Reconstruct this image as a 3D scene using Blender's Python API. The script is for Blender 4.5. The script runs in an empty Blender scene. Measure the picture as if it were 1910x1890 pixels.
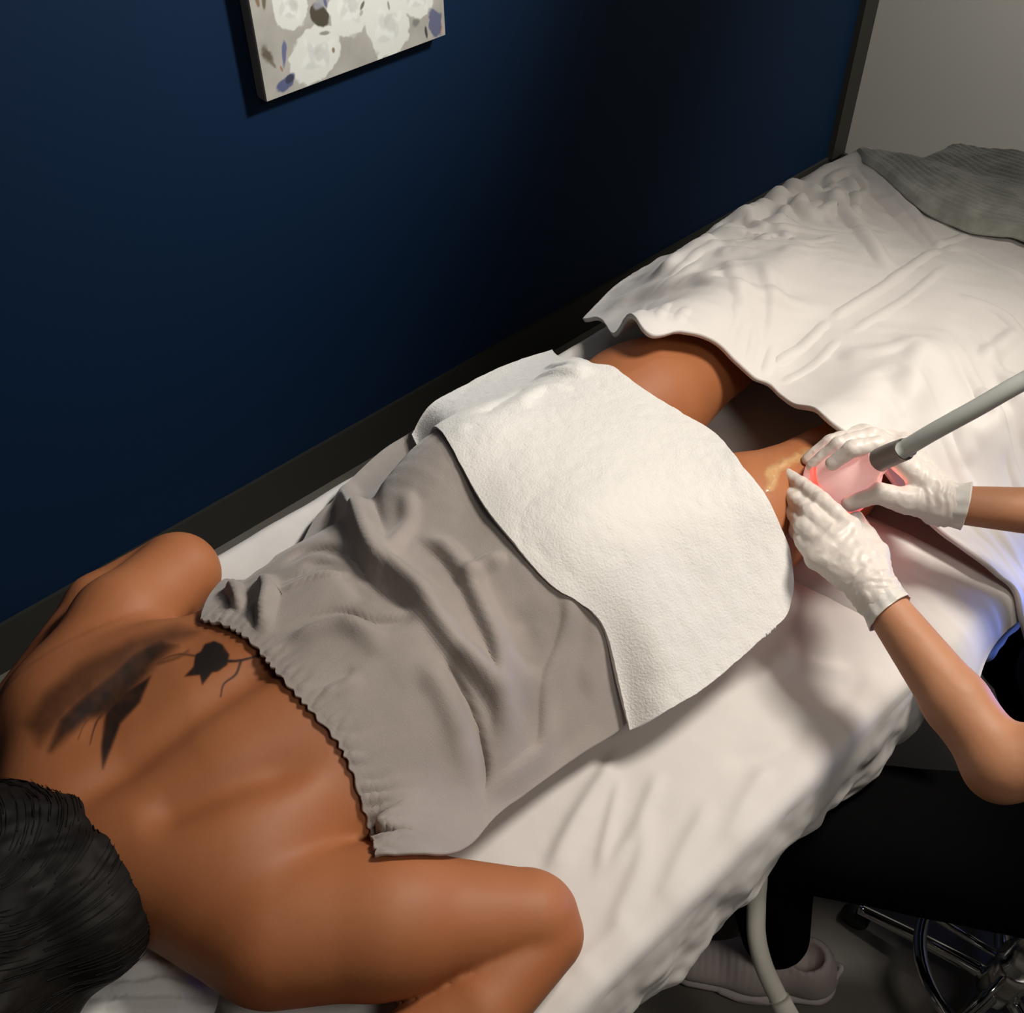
import bpy, math, random
import numpy as np
from mathutils import Matrix, Vector

# ------------------------------------------------------------------ camera
sc = bpy.context.scene
FPX = 2024.0; PPX, PPY = 955.0, 945.0
_x = np.array([3226.0, -2138.0, FPX]); _x /= np.linalg.norm(_x)
_d = np.array([25.0, 1955.0, FPX]); _d -= _x * _d.dot(_x); _d /= np.linalg.norm(_d)
_y = np.cross(_x, _d)
CAMZ = 2.0
cam_d = bpy.data.cameras.new('camera'); cam = bpy.data.objects.new('camera', cam_d)
sc.collection.objects.link(cam); sc.camera = cam
right = Vector((_x[0], _y[0], -_d[0])); up = -Vector((_x[1], _y[1], -_d[1])); back = -Vector((_x[2], _y[2], -_d[2]))
m = Matrix((right, up, back)).transposed().to_4x4(); m.translation = Vector((0, 0, CAMZ))
cam.matrix_world = m
cam_d.sensor_fit = 'HORIZONTAL'; cam_d.sensor_width = 36.0; cam_d.lens = FPX / 1910.0 * 36.0
cam_d.clip_start = 0.02

# ------------------------------------------------------------------ light and exposure
sc.view_settings.view_transform = 'Standard'; sc.view_settings.look = 'None'
sc.view_settings.gamma = 1.0; sc.view_settings.use_curve_mapping = False
sc.view_settings.exposure = 0.0
W = bpy.data.worlds.new('room_air'); sc.world = W; W.use_nodes = True
W.node_tree.nodes['Background'].inputs[0].default_value = (0.75, 0.80, 1.0, 1)
W.node_tree.nodes['Background'].inputs[1].default_value = 0.02

def lamp(name, kind, loc, target, power, col, size=0.2, **kw):
    d = bpy.data.lights.new(name, kind); o = bpy.data.objects.new(name, d); sc.collection.objects.link(o)
    o.location = loc
    if target is not None:
        o.rotation_euler = (Vector(target) - Vector(loc)).to_track_quat('-Z', 'Y').to_euler()
    d.energy = power; d.color = col
    if kind == 'AREA':
        d.shape = 'DISK'; d.size = size
    else:
        d.shadow_soft_size = size
    for k, v in kw.items(): setattr(d, k, v)
    return o
# the treatment lamp over the foot half of the table, the lamp washing the blue wall, an unseen lamp added to brighten the grey wall, the room's other lamp
lamp('treatment_lamp_light', 'SPOT', (1.46, 0.12, 2.50), (0.80, 0.42, 0.85), 128, (1.0, 0.92, 0.83), 0.20, spot_size=math.radians(74), spot_blend=1.0)
lamp('wall_washer_light', 'SPOT', (2.10, 0.62, 2.30), (0.85, 1.84, 1.62), 225, (0.95, 0.97, 0.97), 0.10, spot_size=math.radians(84), spot_blend=1.0)
lamp('added_grey_wall_light', 'SPOT', (2.55, 0.55, 2.62), (3.2, 0.85, 1.3), 210, (1.0, 0.95, 0.86), 0.10, spot_size=math.radians(80), spot_blend=0.9)
lamp('room_light', 'AREA', (0.5, -0.7, 2.60), (0.6, -0.3, 0), 9, (1.0, 0.93, 0.85), 0.5)

# ------------------------------------------------------------------ maths helpers
def ray(u, v):
    r = np.array([(u - PPX) / FPX, (v - PPY) / FPX, 1.0])
    return np.array([r @ _x, r @ _y, -(r @ _d)])
def P(u, v, z):
    d = ray(u, v); t = (z - CAMZ) / d[2]
    return np.array([d[0] * t, d[1] * t, z])
def rng(seed): return np.random.RandomState(seed)
_perm = rng(7).rand(64, 64, 64).astype(np.float32)
def vnoise(x, y, z=None):
    x = np.asarray(x, dtype=np.float64); y = np.asarray(y, dtype=np.float64)
    z = np.zeros_like(x) if z is None else np.asarray(z, dtype=np.float64)
    xi = np.floor(x).astype(int); yi = np.floor(y).astype(int); zi = np.floor(z).astype(int)
    fx, fy, fz = x - xi, y - yi, z - zi
    fx = fx * fx * (3 - 2 * fx); fy = fy * fy * (3 - 2 * fy); fz = fz * fz * (3 - 2 * fz)
    r = 0
    for a in (0, 1):
        for b in (0, 1):
            for c in (0, 1):
                w = (fx if a else 1 - fx) * (fy if b else 1 - fy) * (fz if c else 1 - fz)
                r = r + w * _perm[(xi + a) & 63, (yi + b) & 63, (zi + c) & 63]
    return r * 2 - 1
def fbm(x, y, z=None, oct=3):
    r = 0; a = 1.0; s = 1.0
    for i in range(oct):
        r = r + a * vnoise(x * s + 13.1 * i, y * s + 7.7 * i, None if z is None else z * s + 3.3 * i); a *= 0.5; s *= 2.03
    return r
def sstep(a, b, x):
    t = np.clip((x - a) / (b - a), 0, 1); return t * t * (3 - 2 * t)
def spline(pts, n):
    """Catmull-Rom through pts, n samples spaced by arc length."""
    p = np.array(pts, dtype=float)
    q = np.vstack([2 * p[0] - p[1], p, 2 * p[-1] - p[-2]]); out = []
    for i in range(1, len(q) - 2):
        t = np.linspace(0, 1, 24, endpoint=False)[:, None]
        out.append(0.5 * ((2 * q[i]) + (-q[i - 1] + q[i + 1]) * t + (2 * q[i - 1] - 5 * q[i] + 4 * q[i + 1] - q[i + 2]) * t ** 2 + (-q[i - 1] + 3 * q[i] - 3 * q[i + 1] + q[i + 2]) * t ** 3))
    out.append(p[-1:]); o = np.vstack(out)
    L = np.r_[0, np.cumsum(np.linalg.norm(np.diff(o, axis=0), axis=1))]
    s = np.linspace(0, L[-1], n)
    return np.stack([np.interp(s, L, o[:, k]) for k in range(p.shape[1])], 1)

# ------------------------------------------------------------------ object helpers
def link_mesh(name, verts, faces, mat=None, parent=None, smooth=True):
    me = bpy.data.meshes.new(name)
    if isinstance(verts, np.ndarray): verts = verts.astype(float).tolist()
    if isinstance(faces, np.ndarray): faces = faces.tolist()
    me.from_pydata(verts, [], faces); me.update()
    if smooth: me.polygons.foreach_set('use_smooth', [True] * len(me.polygons))
    if mat: me.materials.append(mat)
    o = bpy.data.objects.new(name, me); sc.collection.objects.link(o)
    if parent: o.parent = parent; o.matrix_parent_inverse = Matrix.Translation(-Vector(parent.location))
    return o
def tag(o, label=None, cat=None, group=None, kind=None):
    for k, v in (('label', label), ('category', cat), ('group', group), ('kind', kind)):
        if v: o[k] = v
    return o
def empty(name, loc, label, cat, group=None):
    o = bpy.data.objects.new(name, None); sc.collection.objects.link(o); o.location = loc
    o.empty_display_size = 0.05
    return tag(o, label, cat, group)
def mod(o, kind, **kw):
    md = o.modifiers.new(kind.lower(), kind)
    for k, v in kw.items(): setattr(md, k, v)
    return md
def set_attr(o, name, vals):
    a = o.data.attributes.new(name, 'FLOAT', 'POINT'); a.data.foreach_set('value', np.asarray(vals, dtype=np.float32).ravel())
def set_col(o, name, vals):
    a = o.data.color_attributes.new(name, 'FLOAT_COLOR', 'POINT')
    v = np.ones((len(vals), 4), dtype=np.float32); v[:, :3] = vals; a.data.foreach_set('color', v.ravel())
def grid_faces(nu, nv, wrap_u=False, wrap_v=False):
    iu = np.arange(nu if wrap_u else nu - 1); iv = np.arange(nv if wrap_v else nv - 1)
    A, B = np.meshgrid(iu, iv, indexing='ij'); A2 = (A + 1) % nu; B2 = (B + 1) % nv
    return np.stack([A * nv + B, A2 * nv + B, A2 * nv + B2, A * nv + B2], -1).reshape(-1, 4)
class MB:
    """collects boxes, tubes, lathes and links them as one mesh"""
    def __init__(s): s.v = []; s.f = []
    def add(s, v, f):
        n = len(s.v); s.v += [tuple(map(float, p)) for p in v]; s.f += [[int(i) + n for i in q] for q in f]; return s
    def box(s, lo, hi):
        x0, y0, z0 = lo; x1, y1, z1 = hi
        return s.add([(x0, y0, z0), (x1, y0, z0), (x1, y1, z0), (x0, y1, z0), (x0, y0, z1), (x1, y0, z1), (x1, y1, z1), (x0, y1, z1)],
                     [(0, 3, 2, 1), (4, 5, 6, 7), (0, 1, 5, 4), (1, 2, 6, 5), (2, 3, 7, 6), (3, 0, 4, 7)])
    def tube(s, pts, r, seg=20, closed=False, n=None, caps=True):
        p = np.array(pts, float)
        if n: p = spline(pts, n)
        rr = np.full(len(p), r) if np.isscalar(r) else np.interp(np.linspace(0, 1, len(p)), np.linspace(0, 1, len(r)), r)
        T = np.roll(p, -1, 0) - np.roll(p, 1, 0) if closed else np.gradient(p, axis=0)
        T /= np.linalg.norm(T, axis=1)[:, None]
        a = np.array([0, 0, 1.0]) if abs(T[0][2]) < .9 else np.array([1.0, 0, 0])
        N = np.cross(T[0], a); N /= np.linalg.norm(N); V = []
        th = np.linspace(0, 2 * np.pi, seg, endpoint=False)
        for i in range(len(p)):
            N = N - T[i] * N.dot(T[i]); N /= np.linalg.norm(N); B = np.cross(T[i], N)
            V.append(p[i] + rr[i] * (np.cos(th)[:, None] * N + np.sin(th)[:, None] * B))
        V = np.vstack(V); F = grid_faces(len(p), seg, closed, True)[:, ::-1].tolist()
        if caps and not closed: F += [list(range(seg)), list(range((len(p) - 1) * seg, len(p) * seg))[::-1]]
        return s.add(V, F)
    def lathe(s, prof, o=(0, 0, 0), axis=(0, 0, 1), seg=40):
        ax = np.array(axis, float); ax /= np.linalg.norm(ax); o = np.array(o, float)
        a = np.array([0, 0, 1.0]) if abs(ax[2]) < .9 else np.array([1.0, 0, 0])
        N = np.cross(ax, a); N /= np.linalg.norm(N); B = np.cross(ax, N)
        th = np.linspace(0, 2 * np.pi, seg, endpoint=False)
        V = np.vstack([o + ax * h + r * (np.cos(th)[:, None] * N + np.sin(th)[:, None] * B) for r, h in prof])
        F = grid_faces(len(prof), seg, False, True).tolist()
        if prof[0][0] > 1e-4: F.append(list(range(seg))[::-1])
        if prof[-1][0] > 1e-4: F.append(list(range((len(prof) - 1) * seg, len(prof) * seg)))
        return s.add(V, F)
    def build(s, name, mat=None, parent=None, smooth=False, bevel=0):
        o = link_mesh(name, s.v, s.f, mat, parent, smooth)
        if bevel: mod(o, 'BEVEL', width=bevel, segments=3, limit_method='ANGLE')
        return o

# ------------------------------------------------------------------ implicit surfaces (smooth union + surface nets)
class Field:
    def __init__(s, lo, hi, h):
        s.lo = np.array(lo, float); s.h = h
        s.n = np.ceil((np.array(hi) - s.lo) / h).astype(int) + 1
        s.F = np.full(s.n, 1.0, dtype=np.float32)
        s.ax = [s.lo[k] + h * np.arange(s.n[k]) for k in range(3)]
    def block(s, lo, hi):
        a = np.clip(np.floor((np.array(lo) - s.lo) / s.h).astype(int), 0, s.n - 1)
        b = np.clip(np.ceil((np.array(hi) - s.lo) / s.h).astype(int) + 1, 1, s.n)
        sl = tuple(slice(a[k], max(b[k], a[k] + 1)) for k in range(3))
        X, Y, Z = np.meshgrid(*[s.ax[k][sl[k]] for k in range(3)], indexing='ij')
        return sl, X, Y, Z
    def put(s, sl, d, k, sub=False):
        F = s.F[sl]
        if sub:
            d = -d; hh = np.maximum(k - np.abs(F - d), 0) / k if k > 0 else 0
            s.F[sl] = np.maximum(F, d) + hh * hh * k * 0.25
        else:
            hh = np.maximum(k - np.abs(F - d), 0) / k if k > 0 else 0
            s.F[sl] = np.minimum(F, d) - hh * hh * k * 0.25
    def cap(s, a, b, ra, rb, k=0.02, flat=(1, 1, 1), sub=False):
        a = np.array(a, float); b = np.array(b, float); fl = np.array(flat, float)
        m = max(ra, rb) * fl.max() + k + 3 * s.h
        sl, X, Y, Z = s.block(np.minimum(a, b) - m, np.maximum(a, b) + m)
        A = a / fl; Bv = b / fl - A; L = max(Bv @ Bv, 1e-12)
        x, y, z = X / fl[0] - A[0], Y / fl[1] - A[1], Z / fl[2] - A[2]
        t = np.clip((x * Bv[0] + y * Bv[1] + z * Bv[2]) / L, 0, 1)
        d = np.sqrt((x - t * Bv[0]) ** 2 + (y - t * Bv[1]) ** 2 + (z - t * Bv[2]) ** 2) - (ra + (rb - ra) * t)
        s.put(sl, (d * fl.min()).astype(np.float32), k, sub); return s
    def ell(s, c, r, k=0.02, sub=False, rot=0.0):
        c = np.array(c, float); r = np.array(r, float); m = r.max() + k + 3 * s.h
        sl, X, Y, Z = s.block(c - m, c + m)
        x, y, z = X - c[0], Y - c[1], Z - c[2]
        if rot: x, y = x * math.cos(rot) + y * math.sin(rot), -x * math.sin(rot) + y * math.cos(rot)
        q = np.sqrt((x / r[0]) ** 2 + (y / r[1]) ** 2 + (z / r[2]) ** 2)
        g = np.sqrt((x / r[0] ** 2) ** 2 + (y / r[1] ** 2) ** 2 + (z / r[2] ** 2) ** 2) + 1e-9
        s.put(sl, (q * (q - 1) / g).astype(np.float32), k, sub); return s
    def chain(s, pts, rs, k=0.015, flat=(1, 1, 1)):
        for i in range(len(pts) - 1): s.cap(pts[i], pts[i + 1], rs[i], rs[i + 1], k, flat)
        return s
    def top(s):
        """height of the topmost surface above every (x, y)"""
        ins = s.F < 0; any_ = ins.any(2)
        idx = s.n[2] - 1 - np.argmax(ins[:, :, ::-1], axis=2)
        idx = np.clip(idx, 0, s.n[2] - 2); I, J = np.meshgrid(range(s.n[0]), range(s.n[1]), indexing='ij')
        f0 = s.F[I, J, idx]; f1 = s.F[I, J, idx + 1]
        z = s.lo[2] + s.h * (idx + f0 / (f0 - f1 - 1e-9))
        return np.where(any_, z, -1e3)
    def mesh(s, relax=4):
        F = s.F; ins = F < 0; nx, ny, nz = F.shape
        c = np.zeros((nx - 1, ny - 1, nz - 1), np.uint8)
        for i in (0, 1):
            for j in (0, 1):
                for k in (0, 1): c += ins[i:nx - 1 + i, j:ny - 1 + j, k:nz - 1 + k]
        act = np.argwhere((c > 0) & (c < 8)); N = len(act)
        idm = np.full(c.shape, -1, np.int32); idm[act[:, 0], act[:, 1], act[:, 2]] = np.arange(N)
        S = np.zeros((N, 3)); C = np.zeros(N)
        for ax in range(3):
            o1, o2 = [k for k in range(3) if k != ax]
            for a in (0, 1):
                for b in (0, 1):
                    p = act.copy(); p[:, o1] += a; p[:, o2] += b; q = p.copy(); q[:, ax] += 1
                    f0 = F[p[:, 0], p[:, 1], p[:, 2]]; f1 = F[q[:, 0], q[:, 1], q[:, 2]]
                    mk = (f0 < 0) != (f1 < 0); t = np.where(mk, f0 / np.where(mk, f0 - f1, 1), 0)
                    pos = p.astype(float); pos[:, ax] += t
                    S[mk] += pos[mk]; C[mk] += 1
        V = s.lo + s.h * S / C[:, None]
        faces = []
        for ax in range(3):
            o1, o2 = (ax + 1) % 3, (ax + 2) % 3
            A = ins; sh = [slice(None)] * 3; sh[ax] = slice(0, -1); sh2 = list(sh); sh2[ax] = slice(1, None)
            a = A[tuple(sh)]; b = A[tuple(sh2)]
            for flip, msk in ((False, a & ~b), (True, ~a & b)):
                e = np.argwhere(msk); e = e[(e[:, o1] > 0) & (e[:, o2] > 0) & (e[:, o1] < F.shape[o1] - 1) & (e[:, o2] < F.shape[o2] - 1)]
                if len(e) == 0: continue
                q = []
                for d1, d2 in ((0, 0), (-1, 0), (-1, -1), (0, -1)):
                    r = e.copy(); r[:, o1] += d1; r[:, o2] += d2; q.append(idm[r[:, 0], r[:, 1], r[:, 2]])
                q = np.stack(q, 1)
                faces.append(q[:, ::-1] if flip else q)
        Q = np.vstack(faces)
        Q = Q[:, ::-1] if False else Q
        V = relax_mesh(V, Q, relax)
        return V, Q
def relax_mesh(V, Q, it):
    E = np.vstack([Q[:, [0, 1]], Q[:, [1, 2]], Q[:, [2, 3]], Q[:, [3, 0]]]); n = len(V)
    cnt = np.bincount(E.ravel(), minlength=n).astype(float); cnt[cnt == 0] = 1
    for i in range(it):
        for lam in (0.55, -0.50):
            M = np.stack([np.bincount(E[:, 0], V[E[:, 1], k], n) + np.bincount(E[:, 1], V[E[:, 0], k], n) for k in range(3)], 1) / cnt[:, None]
            V = V + lam * (M - V)
    return V

# ------------------------------------------------------------------ height maps for cloth
HX0, HY0, HH = -0.40, 0.05, 0.004
HNX, HNY = 640, 300
gx = HX0 + HH * np.arange(HNX); gy = HY0 + HH * np.arange(HNY)
GX, GY = np.meshgrid(gx, gy, indexing='ij')
def samp(H, x, y):
    a = np.clip((np.asarray(x, float) - HX0) / HH, 0, HNX - 1.001); b = np.clip((np.asarray(y, float) - HY0) / HH, 0, HNY - 1.001)
    i = a.astype(int); j = b.astype(int); fa = a - i; fb = b - j
    return (H[i, j] * (1 - fa) * (1 - fb) + H[i + 1, j] * fa * (1 - fb) + H[i, j + 1] * (1 - fa) * fb + H[i + 1, j + 1] * fa * fb)
def blur(H, n=1):
    for _ in range(n):
        K = np.pad(H, 1, 'edge'); H = (K[:-2, 1:-1] + K[2:, 1:-1] + K[1:-1, :-2] + K[1:-1, 2:] + 2 * H) / 6
    return H
def drape(H0, n, sag=0.0, start=None):
    H = H0.copy() if start is None else np.maximum(start, H0)
    for _ in range(n):
        K = np.pad(H, 1, 'edge'); A = (K[:-2, 1:-1] + K[2:, 1:-1] + K[1:-1, :-2] + K[1:-1, 2:]) / 4
        H = np.maximum(H0, A - sag)
    return H
def hit(u, v, H, z0=1.2, ymax=1.096):
    """where the sight line through the photograph's point (u, v) meets a cloth height map"""
    d = ray(u, v); t0 = (z0 - CAMZ) / d[2]; t1 = (0.55 - CAMZ) / d[2]
    t = np.linspace(t0, t1, 700); x, y, z = d[0] * t, d[1] * t, CAMZ + d[2] * t
    below = z < samp(H, x, y); i = int(np.argmax(below)) if below.any() else 699
    if z[i] < .782 and y[i] > .6: q = P(u, v, .797); return np.array([q[0], min(q[1], ymax), .797])
    return np.array([x[i], y[i], z[i]])
def hits(pts, H, **kw): return [hit(u, v, H, **kw)[:2] for u, v in pts]
def polydist(X, Y, pts):
    """signed distance to a polyline (side), closest distance and position 0..1 along it"""
    p = spline(pts, 60); D = np.full(X.shape, 9.0); S = np.zeros(X.shape); T = np.zeros(X.shape)
    for i in range(len(p) - 1):
        a = p[i]; b = p[i + 1] - a; L = b @ b + 1e-12
        t = np.clip(((X - a[0]) * b[0] + (Y - a[1]) * b[1]) / L, 0, 1)
        dx = X - a[0] - t * b[0]; dy = Y - a[1] - t * b[1]; d = np.hypot(dx, dy); m = d < D
        D = np.where(m, d, D); S = np.where(m, np.sign(b[0] * dy - b[1] * dx), S); T = np.where(m, (i + t) / (len(p) - 1), T)
    return D * S, T
def fold(H, pix, amp, wl, wr, base=None, taper=0.25):
    """raise (or press) a fold along a line; wl / wr are its widths on either side"""
    pts = np.array(hits(pix, base if base is not None else H))
    lo = pts.min(0) - 4 * max(wl, wr); hi = pts.max(0) + 4 * max(wl, wr)
    i0, i1 = np.searchsorted(gx, [lo[0], hi[0]]); j0, j1 = np.searchsorted(gy, [lo[1], hi[1]])
    X, Y = GX[i0:i1, j0:j1], GY[i0:i1, j0:j1]
    d, t = polydist(X, Y, pts); w = np.where(d > 0, wl, wr)
    e = sstep(0, taper, t) * sstep(0, taper, 1 - t) if taper > 0 else 1
    H[i0:i1, j0:j1] += amp * e * np.exp(-(d / w) ** 2)
def patch(name, sides, H, nu, nv, mat, parent=None, thick=0.003, dz=0.0, off=1, jitter=None):
    """cloth sheet with four outline curves (bottom, right, top, left, world xy) laid on height map H"""
    B, R, T, L = [spline(s, n) for s, n in zip(sides, (nu, nv, nu, nv))]
    s = np.linspace(0, 1, nu)[:, None, None]; t = np.linspace(0, 1, nv)[None, :, None]
    xy = (1 - t) * B[:, None, :] + t * T[:, None, :] + (1 - s) * L[None] + s * R[None] - ((1 - s) * (1 - t) * B[0] + s * (1 - t) * B[-1] + (1 - s) * t * T[0] + s * t * T[-1])
    x, y = xy[..., 0], xy[..., 1]
    if jitter is not None: x, y = jitter(x, y, s[..., 0], t[..., 0])
    z = samp(H, x, y) + dz
    V = np.stack([x, y, z], -1).reshape(-1, 3)
    o = link_mesh(name, V, grid_faces(nu, nv), mat, parent)
    # make normals point up
    a, b, c = V[0], V[nv], V[1]
    if np.cross(b - a, c - a)[2] < 0: o.data.flip_normals()
    if thick: mod(o, 'SOLIDIFY', thickness=thick, offset=off)
    return o

# ------------------------------------------------------------------ materials
def mat(name, col, rough=0.6, bump=None, spec=0.5, sheen=0.0, sss=0.0, metal=0.0, var=None, coat=0.0, attr=None, trans=0.0, alpha=None, emit=None):
    """bump = [(scale, strength, distance, detail), ...]; var = (scale, second colour, low, high)"""
    mt = bpy.data.materials.new(name); mt.use_nodes = True; nt = mt.node_tree; N = nt.nodes; Lk = nt.links
    b = N['Principled BSDF']; b.inputs['Base Color'].default_value = (*col, 1); b.inputs['Roughness'].default_value = rough
    b.inputs['Specular IOR Level'].default_value = spec; b.inputs['Metallic'].default_value = metal
    b.inputs['Sheen Weight'].default_value = sheen; b.inputs['Sheen Roughness'].default_value = 0.5
    b.inputs['Coat Weight'].default_value = coat; b.inputs['Transmission Weight'].default_value = trans
    if sss:
        b.inputs['Subsurface Weight'].default_value = sss; b.inputs['Subsurface Radius'].default_value = (1.0, 0.35, 0.2); b.inputs['Subsurface Scale'].default_value = 0.008
    tc = N.new('ShaderNodeTexCoord')
    if var:
        n = N.new('ShaderNodeTexNoise'); n.inputs['Scale'].default_value = var[0]; n.inputs['Detail'].default_value = 5; Lk.new(tc.outputs['Object'], n.inputs['Vector'])
        r = N.new('ShaderNodeValToRGB'); r.color_ramp.elements[0].position = var[2]; r.color_ramp.elements[1].position = var[3]
        r.color_ramp.elements[0].color = (*col, 1); r.color_ramp.elements[1].color = (*var[1], 1)
        Lk.new(n.outputs['Fac'], r.inputs['Fac']); Lk.new(r.outputs['Color'], b.inputs['Base Color'])
    if attr:
        a = N.new('ShaderNodeVertexColor'); a.layer_name = attr; Lk.new(a.outputs['Color'], b.inputs['Base Color'])
    if alpha:
        a = N.new('ShaderNodeAttribute'); a.attribute_name = alpha; Lk.new(a.outputs['Fac'], b.inputs['Alpha'])
    if emit:
        b.inputs['Emission Color'].default_value = (*emit[0], 1); b.inputs['Emission Strength'].default_value = emit[1]
    prev = None
    for sc_, st, di, de in (bump or []):
        n = N.new('ShaderNodeTexNoise'); n.inputs['Scale'].default_value = sc_; n.inputs['Detail'].default_value = de; Lk.new(tc.outputs['Object'], n.inputs['Vector'])
        bp = N.new('ShaderNodeBump'); bp.inputs['Strength'].default_value = st; bp.inputs['Distance'].default_value = di
        Lk.new(n.outputs['Fac'], bp.inputs['Height'])
        if prev: Lk.new(prev.outputs['Normal'], bp.inputs['Normal'])
        prev = bp
    if prev: Lk.new(prev.outputs['Normal'], b.inputs['Normal'])
    return mt
M = {}
M['blue'] = mat('blue_wall_paint', (0.0030, 0.0155, 0.045), 0.6, [(220, .15, .001, 3)], 0.18)
M['grey_wall'] = mat('grey_wall_paint', (0.46, 0.45, 0.42), 0.7, [(220, .15, .001, 3)])
M['room_wall'] = mat('cream_wall_paint', (0.30, 0.29, 0.27), 0.8)
M['base'] = mat('charcoal_rubber_base', (0.024, 0.024, 0.020), 0.5)
M['floor'] = mat('polished_concrete', (0.13, 0.118, 0.098), 0.42, [(60, .2, .002, 6)], var=(6, (0.18, 0.163, 0.138), .35, .7))
M['skin'] = mat('brown_skin', (0.375, 0.128, 0.046), 0.56, [(90, .12, .002, 4), (600, .12, .0004, 3)], 0.42, sss=0.12, var=(9, (0.42, 0.155, 0.060), .35, .7))
M['skin2'] = mat('tanned_skin', (0.43, 0.195, 0.098), 0.55, [(120, .1, .002, 4), (700, .12, .0004, 3)], 0.4, sss=0.15, var=(12, (0.49, 0.235, 0.125), .35, .7))
M['sheet'] = mat('white_cotton_sheet', (0.70, 0.67, 0.635), 0.75, [(900, .12, .0005, 2)], 0.2, sheen=0.15)
M['cover'] = mat('white_duvet_cotton', (0.74, 0.71, 0.675), 0.55, [(900, .10, .0004, 2)], 0.3, sheen=0.2)
M['towel'] = mat('white_terry', (0.80, 0.785, 0.745), 0.95, [(330, .40, .003, 4), (1100, .35, .0012, 2)], 0.1, sheen=0.5)
M['wrap'] = mat('grey_velour', (0.325, 0.286, 0.258), 0.95, [(650, .35, .0012, 3), (70, .2, .002, 4)], 0.1, sheen=0.35, var=(14, (0.375, 0.33, 0.30), .35, .7))
M['throw'] = mat('grey_green_wool', (0.29, 0.30, 0.26), 0.95, [(500, .7, .002, 3)], 0.1, sheen=0.35, var=(22, (0.44, 0.45, 0.40), .4, .65))
M['glove'] = mat('white_latex', (0.72, 0.66, 0.60), 0.42, [(140, .30, .0016, 3)], 0.45, sss=0.2)
M['cup'] = mat('frosted_cup', (0.86, 0.60, 0.58), 0.30, None, 0.5, sss=0.4, emit=((1.0, .42, .38), .34))
M['hair'] = mat('black_hair', (0.0085, 0.0070, 0.0062), 0.60, None, 0.22)
M['black'] = mat('black_trouser_cloth', (0.0032, 0.0032, 0.0034), 1.0, [(400, .3, .001, 3)], 0.04)
M['navy'] = mat('navy_scrub_cloth', (0.010, 0.016, 0.034), 0.9, [(400, .3, .001, 3)], 0.2)
M['hose'] = mat('pale_grey_hose', (0.42, 0.44, 0.41), 0.38, [(60, .05, .001, 2)], 0.5)
M['hose_white'] = mat('off_white_hose', (0.82, 0.79, 0.70), 0.45)
M['cuff'] = mat('grey_rubber_cuff', (0.15, 0.135, 0.125), 0.45)
M['chrome'] = mat('chrome', (0.72, 0.72, 0.72), 0.12, metal=1.0)
M['black_vinyl'] = mat('black_vinyl', (0.012, 0.012, 0.013), 0.5)
M['bed_metal'] = mat('grey_bed_metal', (0.30, 0.29, 0.27), 0.35, metal=0.7)
M['shoe'] = mat('taupe_shoe_knit', (0.58, 0.50, 0.47), 0.8, [(900, .4, .0006, 2)])
M['shoe_sole'] = mat('taupe_shoe_sole', (0.66, 0.58, 0.56), 0.6)
M['plastic'] = mat('white_plastic', (0.6, 0.6, 0.58), 0.4)
M['canvas'] = mat('canvas_cloth', (0.26, 0.25, 0.225), 0.85, [(700, .2, .0006, 2)])
M['paint'] = mat('painted_canvas', (0.5, 0.5, 0.5), 0.7, [(300, .3, .0008, 4)], 0.3, attr='paint')

# ------------------------------------------------------------------ room
WY = 1.84; WX = 3.20
def struct(name, lo, hi, mt):
    o = MB().box(lo, hi).build(name, mt); o['kind'] = 'structure'; return o
struct('floor', (-1.6, -2.2, -0.10), (WX, WY, 0.0), M['floor'])
struct('wall_back', (-1.6, WY, 0.0), (WX, WY + 0.12, 2.75), M['blue'])
struct('wall_right', (WX, -2.2, -0.10), (WX + 0.12, WY + 0.12, 2.75), M['grey_wall'])
struct('wall_left', (-1.72, -2.2, 0.0), (-1.6, WY, 2.75), M['room_wall'])
struct('wall_front', (-1.6, -2.32, 0.0), (WX, -2.2, 2.75), M['room_wall'])
struct('ceiling', (-1.72, -2.32, 2.75), (WX + 0.12, WY + 0.12, 2.85), M['room_wall'])
struct('baseboard_back', (-1.6, WY - 0.010, 0.0), (WX, WY, 0.134), M['base'])
struct('baseboard_right', (WX - 0.010, -2.2, 0.0), (WX, WY - 0.010, 0.134), M['base'])
struct('trim_1', (3.125, WY - 0.022, 0.134), (WX - 0.001, WY, 2.75), M['base'])

# ------------------------------------------------------------------ patient body
CY = 0.715
B = Field((-0.30, 0.22, 0.76), (1.72, 1.20, 1.12), 0.005)
B.cap((.17, CY + .005, .895), (.30, CY - .005, .893), .182, .180, .0, (1, 1, .56)); B.cap((.07, CY + .03, .915), (.14, CY + .01, .905), .10, .14, .06, (1, 1, .62))
B.cap((.28, CY - .005, .893), (.46, CY - .005, .890), .174, .158, .05, (1, 1, .58))
B.cap((.46, CY - .002, .892), (.70, CY + .012, .895), .164, .188, .06, (1, 1, .57))
B.ell((.665, .650, .925), (.135, .098, .098), .05); B.ell((.665, .808, .925), (.135, .098, .098), .05)
# shoulder girdle, shoulder blades, back muscles
B.ell((.120, .552, .905), (.080, .092, .070), .05); B.ell((.095, .885, .905), (.078, .085, .068), .05)
B.ell((.135, .615, .950), (.095, .060, .048), .05, rot=-.35); B.ell((.135, .838, .952), (.095, .060, .048), .05, rot=.35)
B.cap((.055, .66, .935), (.115, .575, .915), .052, .055, .05); B.cap((.02, .77, .935), (.075, .86, .915), .055, .055, .05)
B.cap((.20, .672, .957), (.44, .680, .955), .032, .034, .05); B.cap((.20, .758, .957), (.44, .750, .955), .032, .034, .05)
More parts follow.
